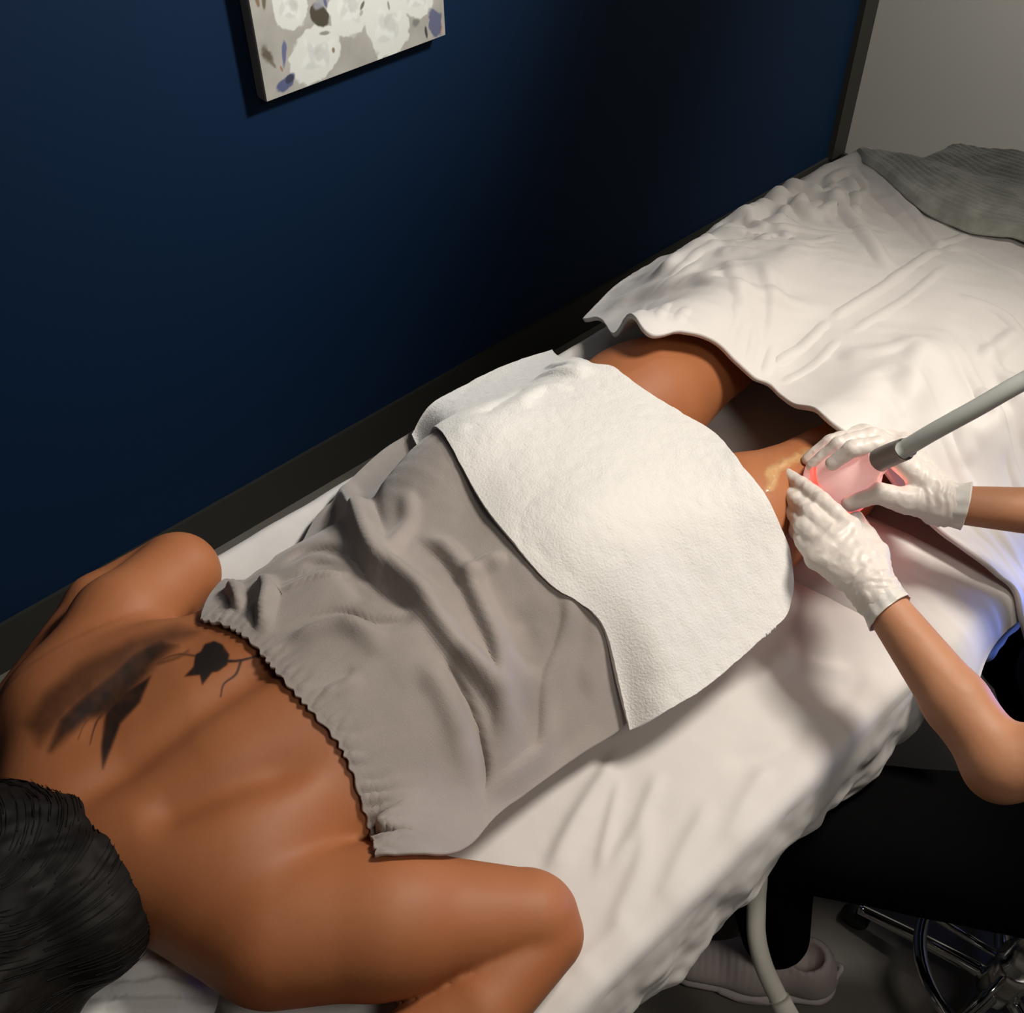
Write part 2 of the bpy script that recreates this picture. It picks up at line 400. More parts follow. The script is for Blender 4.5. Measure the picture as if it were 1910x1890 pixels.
# neck and head, face down in the cradle
B.cap((.03, .712, .920), (-.06, .70, .925), .060, .055, .05)
B.ell((-.115, .690, .935), (.110, .076, .092), .03)
B.ell((-.075, .690, .862), (.050, .052, .030), .03)
B.ell((-.120, .690, .838), (.020, .013, .014), .012)
B.ell((-.078, .690, .838), (.008, .024, .008), .006)
for s_ in (-1, 1):
    B.ell((-.112, .690 + s_ * .076, .925), (.028, .010, .020), .006)
    B.ell((-.140, .690 + s_ * .030, .852), (.010, .013, .008), .006)
# near arm: upper arm out and down the table, forearm folded back under it
UA = dict(k=.030)
B.cap((.125, .512, .903), (.22, .440, .895), .079, .074, .012)
B.cap((.21, .446, .895), (.332, .362, .862), .074, .049, .016)
B.ell((.345, .350, .855), (.042, .040, .040), .02)
B.cap((.340, .336, .846), (.240, .330, .840), .042, .046, .004)
B.cap((.240, .330, .840), (.10, .366, .834), .046, .030, .004)
def hand(Fd, w, fingers, palm, k=.008):
    """palm from the wrist to every knuckle, then the finger chains"""
    for f in fingers:
        Fd.cap(w, f[0], palm, palm * .82, .012)
        Fd.chain(f, [.0100, .0092, .0086, .0074][:len(f)], .003)
hand(B, (.085, .362, .832), [[(.02, .335 + .021 * i, .825), (-.015, .332 + .023 * i, .826), (-.038, .334 + .024 * i, .818)] for i in range(4)] + [[(.055, .40, .828), (.03, .428, .82), (.01, .436, .815)]], .014)
# far arm, folded the same way
B.cap((.085, .895, .912), (.20, .968, .910), .066, .062, .035)
B.cap((.20, .968, .910), (.300, 1.020, .880), .062, .056, .016)
B.ell((.312, 1.028, .872), (.046, .050, .048), .02)
B.cap((.302, 1.050, .866), (.20, 1.052, .866), .046, .046, .010)
B.cap((.20, 1.052, .866), (.045, .985, .858), .044, .032, .012)
hand(B, (.03, .98, .84), [[(-.035, .915 + .021 * i, .832), (-.07, .905 + .022 * i, .83), (-.09, .90 + .022 * i, .82)] for i in range(4)] + [[(.0, .925, .83), (-.025, .895, .82), (-.045, .885, .815)]], .014)
# legs
B.cap((.68, .635, .898), (.92, .560, .893), .104, .090, .04); B.cap((.92, .560, .893), (1.085, .530, .885), .090, .072, .03)
B.chain([(1.085, .530, .885), (1.20, .532, .885), (1.32, .545, .885), (1.50, .575, .880)], [.072, .064, .058, .036], .02)
B.cap((.68, .805, .898), (1.00, .820, .893), .104, .097, .04); B.cap((1.00, .820, .893), (1.20, .832, .885), .097, .070, .03)
B.chain([(1.20, .832, .885), (1.28, .838, .888), (1.38, .835, .885), (1.56, .825, .870)], [.070, .064, .056, .036], .02)
for fx, fy in ((1.50, .575), (1.56, .825)):
    B.ell((fx + .025, fy, .875), (.038, .032, .036), .02)
    B.cap((fx + .02, fy, .865), (fx + .13, fy - .005, .830), .034, .030, .02, (1, 1.1, .8))
    for i in range(5): B.cap((fx + .13, fy - .032 + .015 * i, .826), (fx + .165 - .006 * abs(i - 1.5), fy - .036 + .016 * i, .818), .0095, .0085, .004)
BT = B.top()
V, Q = B.mesh(3)
# furrow of the spine and the hollow inside the near shoulder blade
wv = sstep(.90, .96, V[:, 2])
V[:, 2] -= wv * .0110 * np.exp(-((V[:, 1] - CY) / .020) ** 2) * sstep(-.02, .08, V[:, 0]) * (1 - sstep(.50, .58, V[:, 0]))
dd, tt = polydist(V[:, 0], V[:, 1], [(.065, .650), (.12, .632), (.20, .610), (.27, .585)])
V[:, 2] -= wv * .0155 * np.exp(-(dd / .022) ** 2) * sstep(0, .2, tt) * sstep(0, .35, 1 - tt)
dd, tt = polydist(V[:, 0], V[:, 1], [(.065, .785), (.12, .800), (.22, .830)])
V[:, 2] -= wv * .006 * np.exp(-(dd / .022) ** 2) * sstep(0, .2, tt) * sstep(0, .35, 1 - tt)
patient = link_mesh('person', V, Q, M['skin'])
tag(patient, 'person with black hair and a tattooed shoulder lying face down on the white massage table', 'person')
from mathutils.bvhtree import BVHTree
bvh = BVHTree.FromPolygons([Vector(p) for p in V.tolist()], Q.tolist())
def on_skin(u, v):
    h_ = bvh.ray_cast(Vector((0, 0, CAMZ)), Vector(ray(u, v)))
    return (h_[0], h_[1]) if h_[0] else (None, None)
# height map of the body on the cloth lattice
bi = np.clip(np.rint((GX - B.lo[0]) / B.h).astype(int), 0, BT.shape[0] - 1); bj = np.clip(np.rint((GY - B.lo[1]) / B.h).astype(int), 0, BT.shape[1] - 1)
HBODY = BT[bi, bj]
HBODY[(GX < B.lo[0]) | (GY < B.lo[1]) | (GX > B.lo[0] + B.h * B.n[0]) | (GY > B.lo[1] + B.h * B.n[1])] = -1e3

# ------------------------------------------------------------------ hair
Hf = Field((-.36, .48, .78), (.16, .92, 1.14), 0.005)
Hf.ell((-.110, .715, .945), (.165, .138, .118), 0)
Hf.ell((-.012, .660, .945), (.075, .100, .075), .03)
Hf.ell((-.15, .66, .93), (.12, .125, .11), .03)
Hf.ell((-.115, .690, .80), (.10, .075, .09), .02, sub=True)
hv, hq = Hf.mesh(4)
u_ = hv[:, 0] * 8 + 3 * hv[:, 1]; w_ = hv[:, 1] * 150 + 40 * hv[:, 0] + 6 * fbm(hv[:, 0] * 6, hv[:, 1] * 6, hv[:, 2] * 6)
c_ = np.array([-.09, .68, .93]); dirn = hv - c_; dirn /= np.linalg.norm(dirn, axis=1)[:, None]
hv = hv + dirn * (0.0016 * fbm(u_, w_, hv[:, 2] * 90) + .008 * fbm(hv[:, 0] * 14, hv[:, 1] * 22, hv[:, 2] * 14))[:, None]
hair = link_mesh('hair', hv, hq, M['hair'], patient); hair['label'] = 'black hair combed back over the head'
mod(hair, 'SUBSURF', levels=1, render_levels=1)
# loose strands lying on the hair
hb = BVHTree.FromPolygons([Vector(p) for p in hv.tolist()], hq.tolist()); R_ = rng(5); ST = MB()
for i in range(420):
    a0 = R_.uniform(0, 2 * np.pi); e0 = R_.uniform(.05, 1.3); pts = []
    for k in range(6):
        a = a0 + .10 * k; e = e0 - .05 * k
        dr = Vector((math.cos(a) * math.cos(e), math.sin(a) * math.cos(e), math.sin(e)))
        h_ = hb.ray_cast(Vector(c_) + dr * .5, -dr)
        if h_[0] is not None: pts.append(np.array(h_[0] + h_[1] * (.0008 + .002 * (k == 5))))
    if len(pts) > 3: ST.tube(pts, [.0007, .0005, .0002], seg=4, caps=False)
st = ST.build('loose_strands', M['hair'], hair, smooth=True)

# ------------------------------------------------------------------ tattoo (ink on the far shoulder blade)
TU = np.arange(20, 530, 1.8); TV = np.arange(1150, 1450, 1.8)
UU, VV = np.meshgrid(TU, TV, indexing='ij'); INK = np.zeros(UU.shape)
def blob(poly, soft, dens):
    global INK
    p = np.array(poly + [poly[0]], float); D, _ = None, None
    ins = np.zeros(UU.shape, bool); dist = np.full(UU.shape, 1e3)
    for (x0, y0), (x1, y1) in zip(p[:-1], p[1:]):
        cond = ((y0 > VV) != (y1 > VV)); xc = (x1 - x0) * (VV - y0) / (y1 - y0 if y1 != y0 else 1e-6) + x0
        ins ^= cond & (UU < xc)
        L = (x1 - x0) ** 2 + (y1 - y0) ** 2; t = np.clip(((UU - x0) * (x1 - x0) + (VV - y0) * (y1 - y0)) / max(L, 1e-6), 0, 1)
        dist = np.minimum(dist, np.hypot(UU - x0 - t * (x1 - x0), VV - y0 - t * (y1 - y0)))
    sd = np.where(ins, dist, -dist); INK = np.maximum(INK, dens * sstep(-soft, soft, sd))
def stroke(pts, w, dens, soft=1.5):
    global INK
    p = spline(pts, 40); dist = np.full(UU.shape, 1e3)
    for i in range(len(p) - 1):
        a = p[i]; b = p[i + 1] - a; t = np.clip(((UU - a[0]) * b[0] + (VV - a[1]) * b[1]) / (b @ b), 0, 1)
        dist = np.minimum(dist, np.hypot(UU - a[0] - t * b[0], VV - a[1] - t * b[1]) + .6 * w * (i / len(p)))
    INK = np.maximum(INK, dens * sstep(soft, -soft, dist - w))
blob([(383, 1203), (400, 1197), (415, 1203), (428, 1222), (424, 1240), (408, 1252), (396, 1254), (378, 1277), (374, 1259), (346, 1262), (362, 1245), (366, 1222), (376, 1216)], 3, .78)
stroke([(425, 1234), (450, 1232), (495, 1220)], 2.4, .7); stroke([(450, 1233), (440, 1258), (418, 1276), (412, 1300)], 2.2, .6)
blob([(512, 1254), (507, 1266), (520, 1268), (530, 1262)], 2, .55)
stroke([(365, 1224), (330, 1222), (290, 1240), (240, 1290)], 2.0, .35)
blob([(300, 1190), (250, 1215), (200, 1262), (150, 1300), (110, 1345), (95, 1400), (130, 1370), (165, 1340), (215, 1330), (262, 1275), (292, 1235), (330, 1205)], 14, .62)
blob([(282, 1262), (262, 1310), (225, 1350), (212, 1385), (192, 1434), (190, 1395), (196, 1350), (200, 1325), (235, 1290)], 5, .66)
blob([(330, 1168), (250, 1190), (150, 1240), (90, 1290), (50, 1350), (75, 1390), (130, 1330), (210, 1270), (280, 1225), (370, 1180)], 16, .38)
stroke([(198, 1325), (180, 1350), (168, 1390)], 2.0, .45); stroke([(178, 1330), (158, 1352), (146, 1380)], 1.6, .4); stroke([(270, 1245), (330, 1228), (352, 1215)], 4, .3, 4)
INK = np.clip(INK * (1.22 + .14 * fbm(UU * .05, VV * .05)), 0, .93)
tv = []; ta = []; tid = -np.ones(UU.shape, int)
for i in range(len(TU)):
    for j in range(len(TV)):
        if INK[i, j] < .005 and not (INK[max(i - 1, 0):i + 2, max(j - 1, 0):j + 2] > .005).any(): continue
        q_, n_ = on_skin(TU[i], TV[j])
        if q_ is None: continue
        tid[i, j] = len(tv); tv.append(tuple(q_ + n_ * .0009)); ta.append(INK[i, j])
tf = []
for i in range(len(TU) - 1):
    for j in range(len(TV) - 1):
        ids = [tid[i, j], tid[i, j + 1], tid[i + 1, j + 1], tid[i + 1, j]]
        if min(ids) < 0: continue
        ps = [Vector(tv[k]) for k in ids]
        if max((ps[0] - ps[2]).length, (ps[1] - ps[3]).length) < .02: tf.append(ids)
M['ink'] = mat('tattoo_ink', (0.018, 0.013, 0.011), 0.5, None, 0.4, alpha='ink')
tattoo = link_mesh('tattoo', tv, tf, M['ink'], patient); set_attr(tattoo, 'ink', ta)
tattoo['label'] = 'dark flower and bird tattoo on the shoulder blade'

# massage gel beside the handpiece, its golden highlight painted into the colour
gv = []; ga = []; gn = 46; gu = np.linspace(1415, 1535, gn); gvv = np.linspace(835, 925, gn); gid = -np.ones((gn, gn), int)
GU, GV = np.meshgrid(gu, gvv, indexing='ij'); gd_ = np.full(GU.shape, 99.0)
for a_, b_ in zip([(1437, 905), (1440, 878), (1470, 862)], [(1440, 878), (1470, 862), (1512, 848)]):
    a_ = np.array(a_, float); b_ = np.array(b_, float) - a_; t_ = np.clip(((GU - a_[0]) * b_[0] + (GV - a_[1]) * b_[1]) / (b_ @ b_), 0, 1)
    gd_ = np.minimum(gd_, np.hypot(GU - a_[0] - t_ * b_[0], GV - a_[1] - t_ * b_[1]))
gh = sstep(17, 4, gd_ + 5 * fbm(GU * .06, GV * .06))
for i in range(gn):
    for j in range(gn):
        q_, n_ = on_skin(gu[i], gvv[j])
        if q_ is None or gh[i, j] < .01: continue
        gid[i, j] = len(gv); gv.append(tuple(q_ + n_ * (.0004 + .0020 * gh[i, j] * (1 + .5 * float(vnoise(gu[i] * .09, gvv[j] * .09)))))); ga.append(gh[i, j])
gf_ = [[gid[i, j], gid[i, j + 1], gid[i + 1, j + 1], gid[i + 1, j]] for i in range(gn - 1) for j in range(gn - 1) if min(gid[i, j], gid[i, j + 1], gid[i + 1, j + 1], gid[i + 1, j]) >= 0]
M['gel'] = mat('gel_painted_highlight', (0.92, 0.60, 0.27), 0.14, [(160, .6, .003, 2)], 0.8, coat=1.0, alpha='gel')
gel = link_mesh('gel_highlight', gv, gf_, M['gel'], patient); set_attr(gel, 'gel', np.array(ga) * .5); gel['label'] = 'gel on the back of the leg with a painted golden highlight'

# ------------------------------------------------------------------ massage table
BX0, BX1, BY0, BY1, BZ = 0.045, 1.98, 0.262, 1.100, 0.795
table = empty('massage_table', (1.0, .67, 0), 'wide massage table dressed with white linen in front of the blue wall', 'massage table')
mt_ = MB().box((BX0 + .012, BY0 + .012, BZ - .075), (BX1 - .012, BY1 - .012, BZ - .006)).build('mattress', M['plastic'], table, bevel=.02)
fr = MB().box((BX0 + .03, BY0 + .03, BZ - .145), (BX1 - .03, BY1 - .03, BZ - .077)).build('frame', M['bed_metal'], table, bevel=.006)
for x in (BX0 + .15, BX1 - .2):
    for y in (BY0 + .16, BY1 - .1):
        MB().box((x, y - .025, 0.0), (x + .05, y + .025, BZ - .146)).build('leg', M['bed_metal'], table, bevel=.004)
crd = MB().lathe([(.001 + .060 * math.sin(a) + .105, .775 - .0 + .045 * math.cos(a)) for a in np.linspace(0, 2 * np.pi, 24)], (-.115, .69, 0), seg=48).build('face_cradle', M['black_vinyl'], table, smooth=True)

HBED = np.full(GX.shape, BZ)
out = np.maximum(np.maximum(BX0 - GX, GX - BX1), np.maximum(BY0 - GY, GY - BY1))
HBED -= 0.19 * sstep(-.004, .035, out) + .004 * sstep(-.03, 0, out)
# wrinkles in the fitted sheet
HSH = HBED.copy(); inb = out < -.02
HSH += np.where(inb, .0016 * fbm(GX * 9, GY * 7, oct=2) + .0008 * fbm(GX * 25 + GY * 14, GY * 30), 0)
for pts, a, wl, wr in [([(1165, 1390), (1080, 1520), (1010, 1660)], .009, .016, .010), ([(1160, 1440), (1135, 1540), (1110, 1650)], .005, .008, .006),
                       ([(1235, 1430), (1180, 1560), (1120, 1640)], .006, .010, .009), ([(1290, 1330), (1400, 1280), (1500, 1190)], .006, .02, .014),
                       ([(1400, 1240), (1470, 1310), (1560, 1350)], .006, .012, .02), ([(1330, 1420), (1450, 1400), (1540, 1330)], -.005, .014, .02),
                       ([(1210, 1500), (1190, 1620), (1130, 1760)], .006, .014, .010), ([(1330, 1480), (1270, 1600), (1220, 1720)], .005, .014, .010),
                       ([(1440, 1420), (1390, 1500), (1350, 1600)], .005, .012, .012), ([(1440, 1190), (1500, 1240), (1600, 1260)], .005, .01, .016),
                       ([(350, 1840), (420, 1870), (480, 1885)], .006, .010, .008), ([(1050, 1820), (1130, 1760), (1180, 1700)], .005, .010, .010),
                       ([(1500, 1350), (1590, 1330), (1640, 1250)], .006, .014, .02), ([(960, 1870), (1040, 1850), (1130, 1800)], .005, .012, .01)]:
    fold(HSH, pts, a, wl, wr)
gxr = GX + .18 * (GY - .415)
HSH += .036 * sstep(.84, .99, gxr) * (1 - sstep(1.02, 1.12, gxr)) * sstep(.262, .36, GY) * (1 - sstep(.60, .72, GY))
nu, nv = 620, 330; DR = 0.175
su = np.linspace(BX0 - DR, BX1 + DR, nu); sv = np.linspace(BY0 - DR, BY1 + DR, nv)
SU, SV = np.meshgrid(su, sv, indexing='ij')
ox = np.maximum(BX0 - SU, 0) - np.maximum(SU - BX1, 0); oy = np.maximum(BY0 - SV, 0) - np.maximum(SV - BY1, 0)
dp = np.maximum(np.abs(ox), np.abs(oy)); cx = np.clip(SU, BX0, BX1); cy_ = np.clip(SV, BY0, BY1)
rr_ = .022; inn = np.minimum(np.minimum(SU - BX0, BX1 - SU), np.minimum(SV - BY0, BY1 - SV))
zr = np.where(dp > 0, 0, rr_ - np.sqrt(np.maximum(rr_ ** 2 - np.maximum(rr_ - inn, 0) ** 2, 0)))
hemn = .016 * fbm(SU * 9 + 5, SV * 9, oct=2)
bul = (.004 + .012 * sstep(0, DR, dp)) * fbm(SU * 13, SV * 13 + 4, dp * 6) + .006 * np.sin(SU * 52 + 3 * fbm(SU * 5, SV * 0)) * sstep(.04, DR, dp)
bul += .012 * np.sin(np.pi * np.clip(dp / DR, 0, 1))
sgx = -np.sign(ox) * (np.abs(ox) >= np.abs(oy)); sgy = -np.sign(oy) * (np.abs(oy) > np.abs(ox))
SXX = cx + sgx * bul - (sgx * .012 * sstep(.13, DR, dp)); SYY = cy_ + sgy * bul - (sgy * .012 * sstep(.13, DR, dp))
SZZ = np.where(dp > 0, BZ - rr_ - dp * (1 + hemn / DR * sstep(.3, 1, dp / DR)), samp(HSH, np.clip(SU, BX0 + .03, BX1 - .03), np.clip(SV, BY0 + .03, BY1 - .03)) - zr)
SZZ = np.where((dp == 0), SZZ, np.minimum(SZZ, BZ - rr_))
sheet = link_mesh('fitted_sheet', np.stack([SXX, SYY, SZZ], -1).reshape(-1, 3), grid_faces(nu, nv), M['sheet'])
tag(sheet, 'white fitted sheet stretched over the massage table with a gathered hem', 'bed sheet')
mod(sheet, 'SOLIDIFY', thickness=.002, offset=-1)

# ------------------------------------------------------------------ cloth on the patient
H0 = np.maximum(np.where(GX < 1.3, HBODY, -1e3) + .006, HSH + .003)
HW = drape(H0, 700, 2.4e-5, start=blur(H0, 40) + .012)
HWrap = blur(HW, 3)
# lying arms must not lift the wrap
WS = HWrap.copy(); WB = HWrap.copy()
for pts, a, wl, wr, tp in [
    ([(640, 900), (655, 965), (690, 1035), (740, 1085), (790, 1130), (860, 1230), (930, 1320), (935, 1400), (905, 1460)], .020, .017, .013, .15),
    ([(520, 1075), (570, 1040), (620, 1035), (670, 1060), (700, 1110), (785, 1160)], -.010, .010, .012, .2),
    ([(560, 1065), (610, 1060), (660, 1085), (690, 1140)], -.008, .010, .014, .2),
    ([(520, 1185), (580, 1160), (640, 1150), (700, 1168), (790, 1162)], -.010, .006, .011, .25),
    ([(520, 1210), (590, 1180), (650, 1170), (730, 1185)], .008, .012, .016, .3),
    ([(820, 1230), (870, 1310), (900, 1400), (905, 1450), (895, 1500)], -.012, .005, .011, .3),
    ([(780, 1230), (840, 1330), (865, 1420), (860, 1480)], .008, .02, .016, .3),
    ([(780, 1010), (830, 1040), (870, 1090), (900, 1150), (930, 1220), (942, 1300), (945, 1400)], .012, .013, .010, .2),
    ([(870, 1110), (900, 1070), (950, 1052)], .009, .010, .010, .3),
    ([(755, 920), (765, 980), (740, 1020), (715, 1060)], .007, .012, .012, .3),
    ([(1035, 1090), (1062, 1150), (1050, 1220), (1022, 1300), (1015, 1400), (980, 1440), (905, 1500)], .010, .012, .009, .2),
    ([(960, 1130), (980, 1200), (975, 1270)], -.006, .02, .018, .3),
    ([(800, 1120), (830, 1180), (880, 1260)], -.006, .016, .016, .3),
    ([(700, 930), (710, 980), (730, 1030)], -.005, .010, .012, .3),
    ([(1100, 1150), (1110, 1220), (1080, 1300)], .005, .014, .014, .3),
    ([(890, 1530), (960, 1480), (1040, 1400), (1120, 1330)], -.004, .012, .012, .3),
    ([(640, 1150), (700, 1210), (720, 1240)], .004, .015, .015, .3),
    ([(560, 1290), (620, 1275), (665, 1248)], -.006, .006, .006, .3),
    ([(560, 1300), (630, 1290), (680, 1265)], .004, .009, .009, .3),
    ([(500, 1120), (600, 1085), (680, 1075)], .004, .005, .005, .3),
    ([(510, 1100), (590, 1072), (650, 1068)], -.004, .004, .004, .3),
    ([(485, 1085), (500, 1110), (490, 1160), (485, 1200)], .016, .011, .007, .25),
    ([(462, 1110), (470, 1140), (478, 1180)], -.014, .007, .007, .25),
    ([(430, 1095), (445, 1120), (452, 1150)], .014, .008, .006, .3)]:
    fold(WS, pts, a * 1.45, wl * .9, wr * .9, base=WB, taper=tp)
WS += .008 * sstep(.30, .42, GX)
hem = [(374, 1158), (420, 1170), (468, 1200), (500, 1238), (545, 1290), (590, 1340), (628, 1385), (655, 1440), (675, 1500), (690, 1550), (702, 1600)]
hemw = np.array(hits(hem, WB))
dh, th_ = polydist(GX, GY, hemw); dh = np.abs(dh)
gath = np.exp(-(dh / .022) ** 2)
HBs = blur(np.where(HBODY > .8, HBODY, BZ), 3); eh = np.exp(-(dh / .026) ** 2) * .9 * sstep(.86, .90, HBs); WS = WS * (1 - eh) + eh * np.minimum(WS, HBs + .004)
HP = spline(hemw, 200)
WS += gath * (.0032 * np.sin(th_ * 190 + 3 * fbm(GX * 20, GY * 20)) + .0025 * fbm(th_ * 60, dh * 30 + 0 * GX)) - .006 * np.exp(-(dh / .006) ** 2) + np.exp(-(dh / .055) ** 2) * .003 * fbm(th_ * 26, dh * 16)
WS += .0012 * fbm(GX * 16, GY * 16)
LO = blur(np.where(GX < 1.3, np.maximum(HBODY, BZ), BZ), 2) + .005; q_ = .006; h_ = np.maximum(q_ - np.abs(WS - LO), 0) / q_; WS = np.maximum(WS, LO) + h_ * h_ * q_ * .25
far = hits([(374, 1158), (402, 1112), (435, 1090), (470, 1098), (500, 1082), (540, 1050), (600, 1000), (650, 950), (690, 905), (740, 860), (780, 835), (830, 800)], WB)
far = [hemw[0]] + [(x, y + .030 * min(i / 3, 1)) for i, (x, y) in enumerate(far) if i > 0]
near = hits([(702, 1600), (760, 1598), (830, 1597), (875, 1580), (925, 1528), (990, 1478), (1080, 1415), (1140, 1378), (1172, 1352), (1220, 1322), (1270, 1290)], WB)
foot = [far[-1]] + hits([(970, 880), (1085, 985), (1185, 1095), (1250, 1205), (1270, 1290)], WB)
def wob(x, y, s, t):
    e = np.exp(-(t / .02) ** 2) * 0
    return x + .0016 * np.sin(s * 170 + 2 * np.sin(s * 37)) * np.exp(-(t / .03) ** 2), y
wrap = patch('spa_wrap', [hemw, near, foot, far], WS, 420, 340, M['wrap'], patient, thick=.004, jitter=wob)
wrap['label'] = 'grey velour spa wrap with an elasticated top edge'

# white bath towel
HT0 = np.maximum(np.maximum(np.where(GX < 1.45, HBODY, -1e3) + .010, HSH + .004), np.where((GX > .4) & (GX < 1.05), WS + .003, -1))
HTW = drape(HT0, 1100, 0.9e-5, start=blur(HT0, 220) + .03)
HTB = blur(HTW, 4); TS = HTB.copy()
for pts, a, wl, wr in [([(1000, 715), (1050, 700), (1100, 710)], .008, .012, .010), ([(960, 770), (1010, 735), (1070, 735)], .007, .012, .010),
                       ([(880, 790), (930, 760), (985, 725)], -.006, .010, .012), ([(1000, 1030), (1060, 1000), (1150, 930)], .003, .02, .02),
                       ([(1020, 690), (1075, 690), (1120, 705)], .006, .008, .008), ([(1190, 1000), (1260, 1040), (1330, 1150)], -.003, .03, .03),
                       ([(1150, 1120), (1200, 1180), (1230, 1270)], .003, .025, .025), ([(790, 835), (840, 815), (880, 800)], .006, .008, .008)]:
    fold(TS, pts, a, wl, wr, base=HTB)
TS += .0012 * fbm(GX * 14, GY * 14) + .0006 * fbm(GX * 90, GY * 90)
t_head = hits([(778, 838), (850, 895), (910, 945), (960, 990), (1010, 1040), (1060, 1095), (1105, 1155), (1140, 1215), (1162, 1280), (1174, 1362)], HTB)
t_far = [tuple(P(770, 832, .797)[:2] - [0, .002]), (.78, 1.083), (.88, 1.084), (.96, 1.084), tuple(P(1028, 668, .80)[:2] - [0, .003])]
t_far = [(x, min(y, 1.084)) for x, y in t_far]; t_head = [t_far[0]] + t_head[1:]
th = np.array(t_head); ti = np.linspace(0, 1, len(th)); th = np.stack([np.polyval(np.polyfit(ti, th[:, k], 3), ti) for k in (0, 1)], 1); t_head = [t_far[0]] + [tuple(p) for p in th[1:]]
dt, _t = polydist(GX, GY, np.array(t_head)); et = np.exp(-(np.abs(dt) / .035) ** 2) * .9; TS = TS * (1 - et) + et * np.minimum(TS, np.maximum(blur(WS, 90) + .007, WS * .3 + blur(WS, 30) * .7 + .004))
t_near = hits([(1174, 1362), (1230, 1335), (1300, 1292), (1370, 1235), (1432, 1180)], TS)
t_head[-1] = t_near[0]
t_foot = [tuple(P(1028, 668, .80)[:2] * [1, 0] + [0, 1.084])] + hits([(1085, 676), (1145, 692), (1200, 735), (1265, 775), (1330, 815), (1385, 878), (1435, 950), (1465, 1020), (1475, 1085), (1464, 1145), (1432, 1180)], TS)
t_foot[-1] = t_near[-1]
towel = patch('bath_towel', [t_head, t_near, t_foot, t_far], TS, 380, 380, M['towel'], None, thick=.007)
mod(towel, 'BEVEL', width=.003, segments=2, limit_method='ANGLE', angle_limit=1.0)
tag(towel, 'white terry towel folded across the hips of the person lying down', 'towel')

# ------------------------------------------------------------------ pillow under the shins, duvet over the feet, throw
def pillow(name, c, half, thick, rot, mt, taper=0.0, n=70, seed=1):
    a = np.linspace(-1, 1, n); A, Bq = np.meshgrid(a, a, indexing='ij')
    prof = (np.clip(1 - np.abs(A) ** 2.6, 0, 1) * np.clip(1 - np.abs(Bq) ** 2.6, 0, 1)) ** .6
    edge = 1 + .05 * (A * Bq) ** 2 * 2 - .03 * (1 - A ** 2) - .03 * (1 - Bq ** 2)
    x = A * half[0] * edge; y = Bq * half[1] * edge
    wr = (.003 * fbm(A * 2 + seed, Bq * 2) + .0012 * fbm(A * 6, Bq * 6 + seed)) * prof
    pl = np.exp(-((1 - np.abs(Bq)) / .12) ** 2) * .0025 * np.sin(A * 26 + seed) * sstep(-.2, .6, A) + np.exp(-((1 - A) / .12) ** 2) * .0025 * np.sin(Bq * 30)
    zt = thick * prof * (1 + taper * A) + wr + pl; zb = -.3 * thick * prof - .001
    cs, sn = math.cos(rot), math.sin(rot)
    X = c[0] + x * cs - y * sn; Y = c[1] + x * sn + y * cs
    return X, Y, c[2] + zt, c[2] + zb
PXg, PYg, PZt, PZb = pillow('leg_pillow', (1.048, .415, .796), (.104, .200), .068, .18, M['cover'], 0)
PZt = np.maximum(PZt, PZb + .002)
# the pillow sags over the table edge
sagp = .03 * sstep(.26, .20, PYg)
PZt = PZt - sagp; PZb = np.maximum(PZb, .797) - sagp
n_ = PXg.shape[0]; Vp = np.vstack([np.stack([PXg, PYg, PZt], -1).reshape(-1, 3), np.stack([PXg, PYg, PZb], -1).reshape(-1, 3)])
gf = grid_faces(n_, n_); Fp = gf.tolist() + (gf[:, ::-1] + n_ * n_).tolist()
for k in range(n_ - 1):
    for a, b in (((k + 1) * n_, k * n_), (k * n_ + n_ - 1, (k + 1) * n_ + n_ - 1), (k, k + 1), ((n_ - 1) * n_ + k + 1, (n_ - 1) * n_ + k)):
        Fp.append([a, b, b + n_ * n_, a + n_ * n_])
pil = link_mesh('pillow', Vp, Fp, M['sheet']); tag(pil, 'narrow white bolster pillow under the bare leg at the table edge', 'pillow')

# lattice height of the pillow
HPL = np.full(GX.shape, -1e3)
ii = np.clip(((PXg - HX0) / HH).astype(int), 0, HNX - 1); jj = np.clip(((PYg - HY0) / HH).astype(int), 0, HNY - 1)
np.maximum.at(HPL, (ii, jj), PZt)

HSX = np.where((GX > 1.12) & (GX < 1.97) & (GY > 1.0), np.maximum(HSH, .800), HSH)
HC0 = np.maximum(np.maximum(HBODY + .016, HSX + .006), np.where(GX > 1.02, HPL + .006, -1e3))
HC0 = np.maximum(HC0, np.where((GX > 1.25) & (GX < 1.9) & (GY > .40) & (GY < 1.0), .93, -1))
HCV = blur(drape(HC0, 900, 1.2e-5, start=blur(HC0, 200) + .02), 4)
loft = sstep(0, .09, np.minimum(GY - .22, 1.12 - GY)) * .022
HCV += loft
CB = HCV.copy(); CS = HCV.copy()
CS += .0028 * fbm(GX * 9, GY * 9) + .002 * fbm(GX * 24 + 9 * GY, GY * 12)
